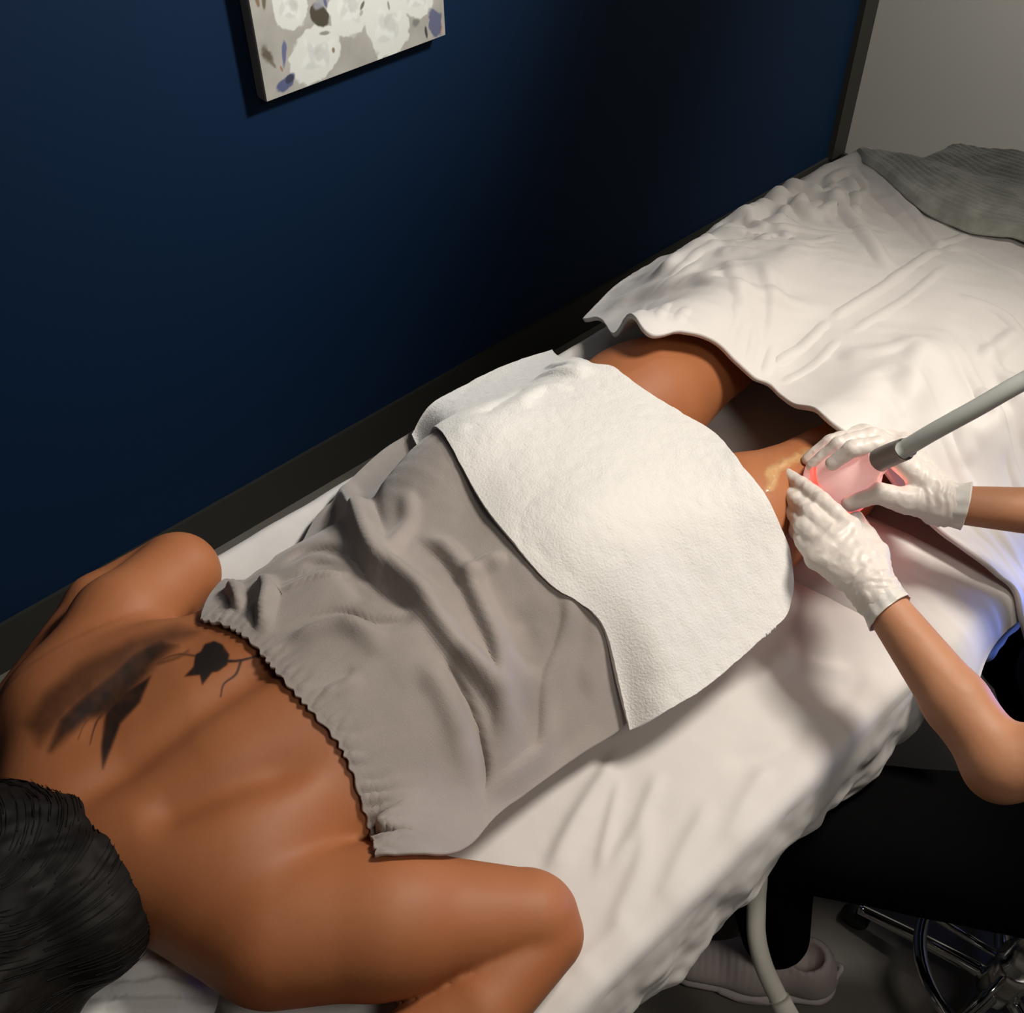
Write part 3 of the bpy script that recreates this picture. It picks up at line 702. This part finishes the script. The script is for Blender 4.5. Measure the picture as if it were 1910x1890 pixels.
# smocked wrinkles near the wall side
zone = np.exp(-(((GX - 1.58) / .16) ** 2 + ((GY - .98) / .12) ** 2))
rd = 1 - 2 * np.abs(vnoise(GX * 15 + 4 * vnoise(GX * 6, GY * 6), GY * 15 + 9))
rd2 = 1 - 2 * np.abs(vnoise(GX * 26 + GY * 18 + 2 * vnoise(GX * 9, GY * 9), GY * 14 - GX * 9 + 3))
CS += zone * (.020 * rd ** 2 + .009 * rd2 ** 2)
z2 = np.exp(-(((GX - 1.40) / .16) ** 2 + ((GY - .98) / .12) ** 2)); CS += z2 * (.012 * rd2 ** 2)
z3 = sstep(.60, .35, GY) * sstep(1.1, 1.3, GX); CS += .006 * fbm(GX * 5 + 2, GY * 5) + z3 * .015 * (1 - 2 * np.abs(vnoise(GX * 14 + 3 * vnoise(GX * 3, GY * 3), GY * 4 + 5))) ** 2
for pts, a, wl, wr, tp in [
    ([(1592, 312), (1650, 350), (1700, 400), (1757, 466)], .010, .010, .006, .1),
    ([(1570, 330), (1630, 372), (1690, 425), (1745, 480)], -.006, .012, .008, .2),
    ([(1757, 466), (1680, 520), (1600, 575), (1545, 608)], .010, .006, .008, .1), ([(1545, 608), (1500, 650), (1440, 690)], .009, .006, .008, .15),
    ([(1770, 500), (1690, 565), (1600, 622), (1568, 640)], .006, .007, .007, .2), ([(1568, 640), (1520, 690), (1450, 728)], .006, .006, .007, .2),
    ([(1757, 466), (1800, 470), (1860, 500), (1910, 525)], .009, .007, .007, .1),
    ([(1740, 462), (1790, 446), (1805, 440)], .008, .006, .006, .2),
    ([(1530, 358), (1570, 400), (1610, 450), (1660, 520)], .010, .012, .009, .2), ([(1570, 335), (1592, 370), (1590, 420)], .010, .008, .007, .25),
    ([(1440, 440), (1480, 400), (1540, 395), (1520, 420)], .010, .009, .007, .2), ([(1400, 470), (1450, 455), (1500, 470), (1560, 450)], .008, .010, .008, .2),
    ([(1280, 520), (1350, 540), (1440, 570), (1560, 590)], .008, .016, .012, .25), ([(1350, 490), (1380, 560), (1390, 640)], .006, .014, .010, .25),
    ([(1420, 500), (1440, 580), (1430, 660)], .006, .012, .010, .25), ([(1130, 590), (1200, 560), (1290, 540), (1380, 520)], .008, .014, .012, .2),
    ([(1190, 610), (1200, 590), (1215, 570)], .007, .006, .006, .3), ([(1225, 615), (1235, 590), (1250, 575)], .007, .006, .006, .3),
    ([(1262, 620), (1268, 600), (1285, 580)], .007, .006, .006, .3), ([(1390, 690), (1400, 650), (1400, 610)], .008, .007, .006, .3),
    ([(1420, 712), (1432, 680), (1440, 650)], .008, .006, .006, .3), ([(1350, 650), (1370, 610), (1370, 570)], .006, .007, .007, .3),
    ([(1780, 560), (1860, 590), (1910, 640)], .009, .010, .008, .2), ([(1820, 690), (1870, 650), (1900, 620)], .007, .012, .010, .2),
    ([(1650, 700), (1660, 760), (1680, 820)], -.006, .02, .02, .2), ([(1720, 640), (1700, 720), (1720, 790)], .006, .016, .016, .2),
    ([(1780, 780), (1790, 840), (1800, 880)], .008, .012, .010, .2), ([(1830, 740), (1850, 810), (1870, 880)], .008, .012, .010, .2),
    ([(1560, 680), (1640, 670), (1720, 640)], .006, .016, .012, .2), ([(1880, 700), (1895, 780), (1905, 850)], .008, .012, .010, .2)]:
    fold(CS, pts, a * (.8 if wl + wr < .019 else 1.3), wl * (.6 if wl + wr < .019 else 1), wr * (.6 if wl + wr < .019 else 1), base=CB, taper=tp)
CS = blur(CS, 1)
capd = np.interp(GY, [.2, .5, .7, .9, .98, 1.05, 1.12], [.93, .955, .955, .918, .885, .838, .80]); wd = sstep(1.82, 1.92, GX); CS = CS * (1 - wd) + wd * np.minimum(CS, capd)
c_leg = hits([(1090, 606), (1130, 612), (1195, 621), (1268, 626), (1330, 645), (1368, 680), (1402, 712), (1440, 732), (1500, 768), (1545, 795), (1590, 828), (1650, 885), (1710, 960), (1765, 1012), (1830, 1055), (1885, 1095), (1900, 1150)], CB, ymax=1.125)
c_leg += [(c_leg[-1][0] + .005, .19)]
c_far = hits([(1090, 606), (1105, 585), (1165, 556), (1260, 502), (1345, 452), (1400, 400), (1480, 345), (1560, 308)], CB, ymax=1.125)
c_far = [c_leg[0]] + [(x, 1.122) for x in (1.30, 1.45, 1.60, 1.75, 1.90, 1.985)]
c_foot = [c_far[-1], (1.985, .90), (1.985, .6), (1.985, .19)]
c_near = [c_leg[-1], (1.4, .175), (1.7, .18), (1.985, .19)]
duvet = patch('duvet', [c_leg, c_near, c_foot, c_far], CS, 460, 420, M['cover'], None, thick=.008, off=1)
# pleated rim along the front edge
tag(duvet, 'puffy white cotton duvet with pressed creases covering the feet', 'duvet')

# knitted throw across the foot end
hb0 = hits([(1600, 303), (1645, 345), (1695, 392), (1745, 420), (1800, 442), (1860, 458), (1912, 474)], CB)
tb = [(1.93, 1.12)] + [tuple(p) for p in hb0] + [(hb0[-1][0] - .02, .42), (hb0[-1][0] - .02, .20)]
capz = np.interp(GY, [.2, .5, .7, .9, .98, 1.05, 1.12], [.95, .975, .975, .938, .905, .858, .81]); wc = sstep(1.80, 1.92, GX)
TH = CS + .020
TH = blur(np.maximum(TH, np.where((GX > 1.7) & (GY > .3) & (GY < 1.05), CS + .03, -1)), 8)
TH = blur(np.maximum(TH, np.where((GX > 1.84) & (GY < .92) & (GY > .3), .985, -1)), 12)
TH -= .06 * sstep(.90, 1.12, GY)
TH = np.maximum(TH, np.minimum(CS, 1.2) + .012)
TH = TH * (1 - wc) + wc * np.minimum(TH, capz)
TH += .006 * fbm(GX * 9 + 3, GY * 9)
fd = np.maximum(GX - 1.99, 0); TH -= 0
nx_, ny_ = 360, 420
Bq = spline(tb, ny_); sx = np.linspace(0, 1, nx_); VV_ = []
ext = .62
for i, s_ in enumerate(sx):
    L_ = s_ * ext; x = Bq[:, 0] + L_; over = np.maximum(x - 2.02, 0); xx = np.minimum(x, 2.02) + .02 * (1 - np.exp(-over / .03))
    z = samp(TH, np.minimum(x, 2.0), np.clip(Bq[:, 1], .2, 1.1)) - over
    edge = .012 * np.exp(-(L_ / .006) ** 2)
    rib = .0022 * np.abs(np.sin(L_ * math.pi / .013)) * (.7 + .3 * np.sin(Bq[:, 1] * 2 * math.pi / .008 + (i // 8) * math.pi))
    z = z + rib - edge - .15 * sstep(1.10, 1.14, Bq[:, 1]) - .15 * sstep(.23, .19, Bq[:, 1])
    VV_.append(np.stack([xx, Bq[:, 1], z], 1))
throw = link_mesh('knitted_throw', np.vstack(VV_), grid_faces(nx_, ny_), M['throw'])
if throw.data.polygons[100].normal.z < 0: throw.data.flip_normals()
mod(throw, 'SOLIDIFY', thickness=.010, offset=-1)
tag(throw, 'grey green knitted throw folded over the foot end of the massage table', 'throw blanket')

# ------------------------------------------------------------------ linen in the face cradle
CR = Field((-.36, .42, .72), (.12, .96, .92), .005)
for a in np.linspace(0, 2 * np.pi, 28, endpoint=False):
    CR.ell((-.10 + .118 * math.cos(a), .69 + .115 * math.sin(a), .815), (.055, .055, .042), .02)
CR.ell((.0, .60, .80), (.075, .085, .030), .03)
cv, cq = CR.mesh(2)
an = np.arctan2(cv[:, 1] - .69, cv[:, 0] + .10)
cv[:, 2] += (cv[:, 2] > .80) * (.0045 * np.sin((cv[:, 1] * .9 + cv[:, 0] * .5) * 330 + 4 * fbm(cv[:, 0] * 12, cv[:, 1] * 12)) + .004 * fbm(cv[:, 0] * 30, cv[:, 1] * 30))
M['striped'] = mat('white_striped_cotton', (0.74, 0.73, 0.71), 0.8, [(700, .1, .0005, 2)])
cuq = link_mesh('face_cushion', cv, cq, M['striped']); tag(cuq, 'ring cushion in rumpled white cotton under the black-haired head', 'cushion')

# ------------------------------------------------------------------ painting
cw = .034; yf = WY - cw
def wall_xz(u, v, y=yf):
    d = ray(u, v); return d[0] * y / d[1], CAMZ + d[2] * y / d[1]
xl, zb_ = wall_xz(497, 192); xr, _zz = wall_xz(832, 66); Hc = .46
pic = empty('wall_painting', ((xl + xr) / 2, WY - cw / 2, zb_), 'canvas painting of loose white blossoms hanging on the dark blue wall', 'painting')
MB().box((xl, yf + .001, zb_), (xr, WY - .001, zb_ + Hc)).build('canvas', M['canvas'], pic, bevel=.003)
na, nb = 330, 330
ax_ = np.linspace(xl + .002, xr - .002, na); az = np.linspace(zb_ + .002, zb_ + Hc - .002, nb); AX, AZ = np.meshgrid(ax_, az, indexing='ij')
col = np.zeros((na, nb, 3)); bg = np.array([.40, .365, .315]); n1 = fbm(AX * 22, AZ * 22)[..., None]
col[:] = bg * (1 + .10 * n1)
def dab(u, v, w, h, ang, c, soft=.25, wobble=.18, dens=1.0):
    x0, z0 = wall_xz(u, v); ca, sa = math.cos(ang), math.sin(ang)
    dx, dz = (AX - x0), (AZ - z0); p = (dx * ca + dz * sa) / w; q = (-dx * sa + dz * ca) / h
    r = np.hypot(p, q) + wobble * fbm(AX * 45 + u, AZ * 45 + v)
    m = (dens * sstep(1 + soft * .5, 1 - soft * .5, r))[..., None]
    col[:] = col * (1 - m) + np.array(c) * m
    return r
def rose(u, v, w, h, ang=0.0):
    r = dab(u, v, w, h, ang, (.70, .68, .60), .10, .12)
    for k in range(9):
        a = k * 2.4 + u; rad = .62 - .05 * k
        dab(u + math.cos(a) * w * rad * 700, v + math.sin(a) * h * rad * 700, w * .34, h * .13, a + 1.2, (.60, .585, .53) if k % 2 else (.76, .74, .67), .6, .2, .75)
    dab(u + 6, v - 4, w * .22, h * .25, 0.4, (.50, .47, .42), .7, .3, .6)
rose(780, -5, .044, .040); rose(700, -25, .045, .045); rose(652, 14, .048, .056); rose(722, 48, .050, .064, .2); rose(541, 14, .038, .044); rose(590, 102, .060, .052, .5)
for k, (u, v) in enumerate([(560, -60), (650, -95), (740, -80), (500, -110), (600, -160), (700, -160), (550, -230), (650, -240), (760, -190)]): rose(u, v, .05 + .008 * (k % 3), .055 + .006 * (k % 2))
dab(597, 30, .017, .026, .6, (.075, .062, .040), .2, .15); dab(533, 156, .022, .012, .5, (.10, .11, .20), .3, .25); dab(540, 147, .010, .008, .3, (.05, .05, .08), .3)
dab(530, 100, .005, .026, -.2, (.13, .14, .24), .5, .3); dab(500, 103, .009, .018, .3, (.10, .07, .04), .6, .4, .9); dab(508, 118, .004, .014, .5, (.16, .13, .08), .6, .4, .8)
dab(480, 3, .004, .012, .1, (.20, .12, .06), .6, .3, .9); dab(492, 5, .005, .014, -.1, (.12, .09, .04), .6, .3, .9)
dab(812, 42, .017, .032, .3, (.13, .13, .20), .25, .3); dab(795, 60, .004, .016, .1, (.07, .06, .05), .5, .3); dab(776, 42, .010, .010, 0, (.16, .16, .14), .7, .4, .8)
dab(824, 55, .002, .008, -.2, (.50, .25, .14), .5, .2); dab(525, 128, .0025, .006, .3, (.35, .20, .12), .4)
dab(605, 62, .012, .004, -.2, (.16, .16, .13), .6, .3, .8); dab(622, 94, .003, .005, 0, (.30, .20, .12), .4); dab(676, 10, .004, .010, -.6, (.12, .09, .07), .5, .3, .9); dab(674, 24, .004, .006, -.6, (.3, .28, .2), .5, .3, .7)
dab(725, 12, .003, .010, .1, (.20, .19, .17), .5, .3, .8); dab(598, 5, .018, .010, .3, (.32, .31, .33), .6, .4, .8); dab(606, 2, .004, .012, .2, (.10, .11, .20), .4, .3, .9)
pv = np.stack([AX, np.full(AX.shape, yf), AZ], -1).reshape(-1, 3)
pf = link_mesh('painted_face', pv, grid_faces(na, nb), M['paint'], pic, smooth=False); set_col(pf, 'paint', col.reshape(-1, 3)); pf['label'] = 'white blossoms with dark leaves on a greige ground'

# ------------------------------------------------------------------ handpiece and its hose
hp = empty('suction_handpiece', tuple(P(1580, 905, .96)), 'translucent glowing red and white handpiece held against the back of the leg', 'massage device')
rim = P(1553, 905, .958); topc = P(1640, 858, 1.040); axv = topc - rim; Lh = np.linalg.norm(axv); axv /= Lh
prof = [(.0445, -.004), (.0465, .002), (.0462, .010), (.0440, .022), (.0425, .034), (.0400, .046), (.0350, .058), (.0285, .068), (.0215, .078), (.0165, Lh)]
prof_in = [(r - .0035, h_) for r, h_ in prof[::-1]]
MB().lathe([(r, h_) for r, h_ in prof] , rim, axv, 56).build('cup', M['cup'], hp, smooth=True)
M['led'] = mat('red_led_ring', (0.8, 0.05, 0.03), 0.4, emit=((1.0, .10, .07), 9.0))
MB().lathe([(.020, .034), (.024, .030), (.030, .030), (.034, .034), (.030, .038), (.024, .038), (.020, .034)], rim, axv, 40).build('led_ring', M['led'], hp, smooth=True)
M['ridge'] = mat('red_grip_band', (0.85, 0.22, 0.20), 0.35, emit=((1.0, .12, .08), 0.9))
MB().lathe([(.0466, .014), (.0478, .017), (.0472, .021), (.0440, .024)], rim, axv, 56).build('grip_band', M['ridge'], hp, smooth=True)
lamp('handpiece_led', 'POINT', tuple(rim + axv * .012), None, 0.35, (1.0, .16, .11), .012)
lamp('handpiece_glow', 'POINT', tuple(rim + axv * .012 + np.array([.010, -.055, .012])), None, 0.06, (1.0, .20, .14), .012)
hs = empty('vacuum_hose', tuple(topc), 'pale grey hose running from the red glowing handpiece past the duvet', 'hose')
c0 = topc - axv * .004; c1 = P(1688, 838, 1.085); h0 = P(1680, 842, 1.082)
MB().tube([c0, (c0 + c1) / 2 + np.array([0, 0, .001]), c1], [.0150, .0148, .0140], 28, n=16).build('cuff', M['cuff'], hs, smooth=True)
hps = [h0, P(1740, 806, 1.12), P(1820, 762, 1.16), P(1915, 708, 1.20), P(2050, 640, 1.24), np.array([1.45, .15, 1.20]), np.array([1.62, -.02, 1.02])]
MB().tube(hps, .0108, 24, n=90).build('tube', M['hose'], hs, smooth=True)
MB().lathe([(.0112, 0), (.0122, .001), (.0122, .006), (.0112, .007)], P(1690, 837, 1.0855), P(1740, 806, 1.12) - P(1690, 837, 1.0855), 24).build('collar', M['hose'], hs, smooth=True)

# unseen machine added at the end of the hose, its screen put in to light the linen blue
con = empty('added_machine', (1.80, -.05, 0), 'unseen white machine added beside the massage table to carry a blue light', 'machine')
MB().box((1.63, -.25, .12), (1.98, .12, .95)).build('housing', M['plastic'], con, bevel=.02)
M['screen'] = mat('added_blue_screen', (0.02, .05, .3), 0.2, emit=((.10, .22, 1.0), 0.8))  # glowing panel added to explain the blue light
MB().box((1.626, -.18, .66), (1.632, .10, .88)).build('screen', M['screen'], con)
for x in (1.68, 1.93):
    for y in (-.2, .07): MB().lathe([(.0, 0), (.03, 0), (.03, .06), (.01, .07), (.01, .118)], (x, y, 0), seg=20).build('caster', M['black_vinyl'], con, smooth=True)
lamp('added_blue_light', 'AREA', (1.62, .0, .74), (.95, .24, .76), .9, (.16, .28, 1.0), .16, spread=math.radians(70))

# ------------------------------------------------------------------ practitioner
Kl, Hl = np.array([.790, .335, .52]), np.array([1.07, -.065, .58])
Kr, Hr = np.array([1.360, .230, .54]), np.array([1.28, -.10, .58])
Al, Ar = np.array([.845, .262, .085]), np.array([1.46, .03, .085])
shL, shR = np.array([.985, -.085, 1.05]), np.array([1.30, .02, 1.12])
elL = P(1868, 1425, .93); wrL = P(1637, 1112, .972)
elR = np.array([1.235, .10, 1.02]); wrR = P(1762, 940, .985)
PB = Field((.66, -.42, .04), (1.58, .62, 1.62), .006)
PB.cap((1.13, -.14, .60), (1.13, -.10, .86), .15, .125, .0, (1, .75, 1)); PB.cap((1.13, -.10, .86), (1.14, -.06, 1.06), .125, .145, .04, (1, .75, 1))
PB.cap(shL, (1.14, -.05, 1.13), .055, .06, .04); PB.cap(shR, (1.14, -.05, 1.13), .055, .06, .04)
PB.cap((1.14, -.05, 1.14), (1.14, -.01, 1.24), .052, .048, .03)
PB.ell((1.14, .015, 1.335), (.075, .095, .115), .02); PB.ell((1.14, .055, 1.275), (.05, .055, .05), .02)
PB.ell((1.14, .112, 1.318), (.012, .018, .022), .008)
for s_ in (-1, 1):
    PB.ell((1.14 + s_ * .076, .01, 1.33), (.010, .020, .030), .005); PB.ell((1.14 + s_ * .030, .094, 1.345), (.015, .012, .009), .004, sub=True); PB.ell((1.14 + s_ * .030, .092, 1.345), (.012, .011, .008), .002)
PB.ell((1.14, .104, 1.283), (.024, .010, .006), .004)
PB.cap(shL, elL, .048, .040, .03); PB.cap(elL + [0, 0, -.004], elL, .041, .041, .01)
mL = elL + (wrL - elL) * .35; PB.cap(elL, mL, .038, .037, .010); PB.cap(mL, wrL, .037, .0245, .01)
PB.cap(shR, elR, .048, .040, .03); mR = elR + (wrR - elR) * .35; PB.cap(elR, mR, .038, .036, .010); PB.cap(mR, wrR, .036, .024, .01)
for Hh, Kk, Aa in ((Hl, Kl, Al), (Hr, Kr, Ar)):
    PB.cap(Hh, Kk, .080, .058, .03); PB.cap(Kk, Aa, .052, .036, .02)
# left hand: resting on the back of the thigh, fingers together pointing towards the wall
LH = dict(
    index=[P(1583, 985, .988), P(1533, 935, .992), P(1495, 905, .978), P(1462, 884, .962)],
    middle=[P(1562, 1005, .985), P(1510, 958, .986), P(1484, 932, .972), P(1464, 912, .955)],
    ring=[P(1540, 1022, .978), P(1498, 982, .976), P(1481, 957, .960), P(1472, 935, .945)],
    little=[P(1524, 1040, .968), P(1500, 1010, .964), P(1488, 990, .952), P(1482, 968, .940)],
    thumb=[P(1632, 1035, .972), P(1614, 1000, .972), P(1596, 970, .968)])
RH = dict(
    index=[P(1690, 868, 1.020), P(1640, 832, 1.048), P(1590, 838, 1.045), P(1552, 866, 1.020)],
    middle=[P(1680, 850, 1.008), P(1622, 815, 1.030), P(1565, 830, 1.024), P(1516, 870, .990)],
    ring=[P(1680, 835, .990), P(1612, 806, 1.000), P(1548, 826, .995), P(1508, 858, .972)],
    little=[P(1690, 830, .972), P(1630, 806, .975), P(1575, 812, .975), P(1540, 832, .970)],
    thumb=[P(1690, 935, .990), P(1638, 920, .998), P(1585, 938, .980)])
def build_hand(F, w, hd, g):
    """g = how much thicker than the hand itself (glove) or thinner"""
    w = np.array(w); kn = ['index', 'middle', 'ring', 'little']
    for n_f in kn:
        f = hd[n_f]; F.cap(w, f[0], .0215 + g, .0130 + g, .010)
        F.chain(f, [.0118 + g, .0104 + g, .0096 + g, .0080 + g], .0035)
    for a, b in zip(kn[:-1], kn[1:]): F.cap(hd[a][0], hd[b][0], .0120 + g, .0120 + g, .008)
    t = hd['thumb']; F.cap(w * .8 + t[0] * .2, t[0], .019 + g, .0165 + g, .010); F.chain(t, [.0150 + g, .0122 + g, .0098 + g], .004)
build_hand(PB, wrL, LH, -.0022); build_hand(PB, wrR, RH, -.0022)
pvv, pq = PB.mesh(3)
prac = link_mesh('person', pvv, pq, M['skin2'])
tag(prac, 'person in navy scrubs, black trousers and white gloves seated on the chrome stool', 'person')
def glove(w, el, hd, name_seed, dirs):
    w = np.array(w); pts = [w] + [np.array(p) for f in hd.values() for p in f]
    ax = (np.array(el) - w); ax /= np.linalg.norm(ax); cuff = w + ax * .022
    lo = np.min(pts + [cuff], 0) - .045; hi = np.max(pts + [cuff], 0) + .045
    G = Field(lo, hi, .0022); build_hand(G, w, hd, .0014)
    G.cap(w - ax * .01, w, .0262, .0262, .012)
    v, q = G.mesh(2)
    # latex creases: across the wrist and over the back of the hand
    s_ = (v - w) @ ax
    nrm = np.array([0, 0, 1.0])
    cr = .0011 * np.sin(s_ * 430 + 5 * fbm(v[:, 0] * 30, v[:, 1] * 30, v[:, 2] * 30)) * sstep(-.075, -.02, s_) + .0016 * fbm(v[:, 0] * 55 + name_seed, v[:, 1] * 55, v[:, 2] * 55) + .0010 * (1 - 2 * np.abs(vnoise(v[:, 0] * 70, v[:, 1] * 70, v[:, 2] * 70)))
    v[:, 2] += cr * sstep(.02, -.002, s_) * (1 - 0)
    o = link_mesh('glove', v, q, M['glove'], prac)
    # rolled cuff: a slightly flared sleeve open towards the elbow
    N = np.cross(ax, nrm); N /= np.linalg.norm(N); Bn = np.cross(ax, N); th = np.linspace(0, 2 * np.pi, 64, endpoint=False); rows = []
    for h_, r in ((-.012, .0265), (.0, .0272), (.010, .0285), (.018, .0292), (.0235, .0305), (.0255, .0312), (.0262, .0304), (.024, .0296), (.012, .0280)):
        rr = r + .0009 * np.sin(th * 5 + h_ * 200) + .0007 * np.sin(th * 11)
        rows.append(w + ax * (h_ + .004 * np.sin(th + name_seed))[:, None] + rr[:, None] * (np.cos(th)[:, None] * N + np.sin(th)[:, None] * Bn))
    cf = link_mesh('glove_cuff', np.vstack(rows), grid_faces(len(rows), 64, False, True), M['glove'], o)
    return o
glove(wrL, elL, LH, 1.0, None)['label'] = 'white glove on the hand resting flat on the leg'
glove(wrR, elR, RH, 4.0, None)['label'] = 'white glove on the hand gripping the handpiece'
# clothes
TR = Field((.64, -.42, .06), (1.58, .55, .80), .007)
for Hh, Kk, Aa in ((Hl, Kl, Al), (Hr, Kr, Ar)):
    TR.cap(Hh, Kk, .118, .090, .04); TR.cap(Kk, Aa * .85 + Kk * .15, .080, .058, .03)
TR.cap((1.06, -.14, .59), (1.22, -.12, .59), .125, .125, .05)
trv, trq = TR.mesh(3); trv[:, 2] += .003 * fbm(trv[:, 0] * 12, trv[:, 1] * 12, trv[:, 2] * 12)
tr_o = link_mesh('trousers', trv, trq, M['black'], prac); tr_o['label'] = 'loose black trousers'
SCf = Field((.84, -.40, .56), (1.50, .32, 1.22), .007)
SCf.cap((1.13, -.14, .66), (1.13, -.10, .86), .168, .142, .0, (1, .78, 1)); SCf.cap((1.13, -.10, .86), (1.14, -.06, 1.06), .142, .160, .04, (1, .78, 1))
SCf.cap(shL, (1.14, -.05, 1.12), .068, .072, .04); SCf.cap(shR, (1.14, -.05, 1.12), .068, .072, .04)
SCf.cap(shL, shL * .55 + elL * .45, .068, .066, .03); SCf.cap(shR, shR * .55 + elR * .45, .068, .066, .03)
SCf.cap((1.17, -.02, .70), (1.22, .13, .690), .12, .085, .05)
scv, scq = SCf.mesh(3); scv += (.004 * fbm(scv[:, 0] * 12, scv[:, 1] * 12, scv[:, 2] * 12))[:, None]
sc_o = link_mesh('scrub_top', scv, scq, M['navy'], prac); sc_o['label'] = 'navy short-sleeved scrub top'
HR = Field((1.02, -.14, 1.20), (1.26, .14, 1.48), .006)
HR.ell((1.14, -.005, 1.36), (.084, .098, .110), 0); HR.ell((1.14, -.09, 1.30), (.055, .05, .06), .03); HR.ell((1.14, .085, 1.30), (.075, .07, .075), .01, sub=True)
hrv, hrq = HR.mesh(3); link_mesh('hair', hrv, hrq, M['hair'], prac)

# shoe seen under the table edge, and its fellow
def shoe(ank, yaw, label):
    """local: toe towards +x, heel at -x"""
    r = empty('sneaker', (ank[0], ank[1], 0), label, 'shoe', 'grey sneakers worn by the seated person')
    r.rotation_euler = (0, 0, yaw)
    S = Field((-.10, -.07, 0), (.24, .07, .14), .004)
    S.cap((-.045, 0, .045), (.06, 0, .045), .038, .041, .0, (1, .95, 1)); S.cap((.06, 0, .042), (.165, .0, .034), .042, .034, .03, (1, 1.05, .75))
    S.cap((-.04, 0, .05), (-.03, 0, .095), .037, .036, .03); S.cap((-.03, 0, .085), (.07, 0, .062), .034, .030, .03)
    S.ell((-.02, 0, .125), (.030, .026, .045), .01, sub=True)
    S.cap((-.3, 0, -.03), (.4, 0, -.03), .052, .052, .002, (1, 2, 1), sub=True)
    v, q = S.mesh(2); v[:, 2] += .0008 * np.sin(v[:, 0] * 500)
    def loc(o): o.parent = r; o.matrix_parent_inverse = Matrix.Identity(4); return o
    loc(link_mesh('upper', v, q, M['shoe']))
    K = Field((-.11, -.07, -.005), (.24, .07, .04), .003)
    K.cap((-.048, 0, .014), (.06, 0, .014), .043, .044, .0, (1, 1, .42)); K.cap((.06, 0, .014), (.165, 0, .016), .045, .040, .02, (1, 1, .40))
    v, q = K.mesh(2); v[:, 2] = np.clip(v[:, 2], 0.001, None); loc(link_mesh('sole', v, q, M['shoe_sole']))
    loc(MB().tube([(-.078, -.012, .070), (-.086, 0, .085), (-.078, .012, .070)], .0045, 10, n=12).build('heel_tab', M['shoe_sole'], None, smooth=True))
    for k in range(4):
        x = .040 + .018 * k; z = .083 - .006 * k
        loc(MB().tube([(x, -.026, z - .008), (x + .003, 0, z + .004), (x, .026, z - .008)], .0032, 8, n=12).build('lace', M['shoe_sole'], None, smooth=True))
    for k in range(3):
        loc(MB().tube([(-.060 + .004 * k, -.034, .030 + .010 * k), (-.0845 + .002 * k, 0, .032 + .010 * k), (-.060 + .004 * k, .034, .030 + .010 * k)], .0016, 6, n=14).build('heel_stripe', M['cuff'], None, smooth=True))
    return r
hx, tx = P(1557, 1828, .03), P(1300, 1795, .03)
yaw = math.atan2(tx[1] - hx[1], tx[0] - hx[0]); ul = (tx - hx) / np.linalg.norm(tx - hx)
shoe(hx + ul * .085, yaw, 'grey knit sneaker under the table edge behind the hanging white tube')
shoe((1.47, .06), math.radians(80), 'grey knit sneaker hidden under the black trousers nearest the added blue screen')

# white tube hanging beside the leg
wt = empty('drain_tube', tuple(P(1412, 1690, .50)), 'off-white flexible tube hanging from below the table in front of the sneaker', 'hose')
MB().tube([np.array([.80, .40, .60]), P(1412, 1600, .56), P(1411, 1680, .52), P(1411, 1745, .49), P(1424, 1800, .46), P(1446, 1850, .43), P(1462, 1880, .41)], .0132, 24, n=80).build('tube', M['hose_white'], wt, smooth=True)
MB().tube([P(1453, 1862, .425), P(1468, 1892, .41), P(1500, 1950, .37), P(1530, 2010, .33)], [.0150, .0156, .0156, .0150], 24, n=24).build('connector', M['hose_white'], wt, smooth=True)

# ------------------------------------------------------------------ stool
sx_, sy_ = 1.075, -.035
stool = empty('rolling_stool', (sx_, sy_, 0), 'round rolling stool with chrome foot ring under the seated person', 'stool')
MB().lathe([(.0, .435), (.14, .435), (.17, .44), (.175, .455), (.172, .472), (.15, .482), (0, .486)], (1.12, -.12, 0), seg=48).build('seat', M['black_vinyl'], stool, smooth=True)
MB().lathe([(.034, .07), (.036, .075), (.036, .20), (.028, .205), (.028, .43)], (sx_, sy_, 0), seg=32).build('column', M['chrome'], stool, smooth=True)
MB().tube([(sx_ + .155 * math.cos(a), sy_ + .155 * math.sin(a), .175) for a in np.linspace(0, 2 * np.pi, 48, endpoint=False)], .0110, 16, closed=True).build('foot_ring', M['chrome'], stool, smooth=True)
for k in range(5):
    a = 1.77 + k * 2 * math.pi / 5; ca, sa = math.cos(a), math.sin(a)
    MB().tube([(sx_ + .03 * ca, sy_ + .03 * sa, .098), (sx_ + .12 * ca, sy_ + .12 * sa, .088), (sx_ + .25 * ca, sy_ + .25 * sa, .062)], [.014, .012, .010], 14, n=20).build('leg', M['chrome'], stool, smooth=True)
    MB().tube([(sx_ + .032 * ca, sy_ + .032 * sa, .175), (sx_ + .150 * ca, sy_ + .150 * sa, .175)], .0065, 12).build('ring_strut', M['chrome'], stool, smooth=True)
    cst = MB().lathe([(0, -.010), (.024, -.010), (.026, -.006), (.026, .006), (.024, .010), (0, .010)], (sx_ + .25 * ca, sy_ + .25 * sa, .027), (-sa, ca, 0), 24).build('caster', M['black_vinyl'], stool, smooth=True)

# ------------------------------------------------------------------ ceiling fixtures
for (x, y, lb) in ((2.55, .55, 'unseen ceiling light added to brighten the grey wall'),):
    dl = empty('added_downlight', (x, y, 2.75), lb, 'ceiling light')  # fitting added for the unseen lamp that brightens the grey wall
    MB().lathe([(.095, -.001), (.10, -.012), (.085, -.014), (.075, -.004)], (x, y, 2.75), seg=40).build('trim_ring', M['plastic'], dl, smooth=True)
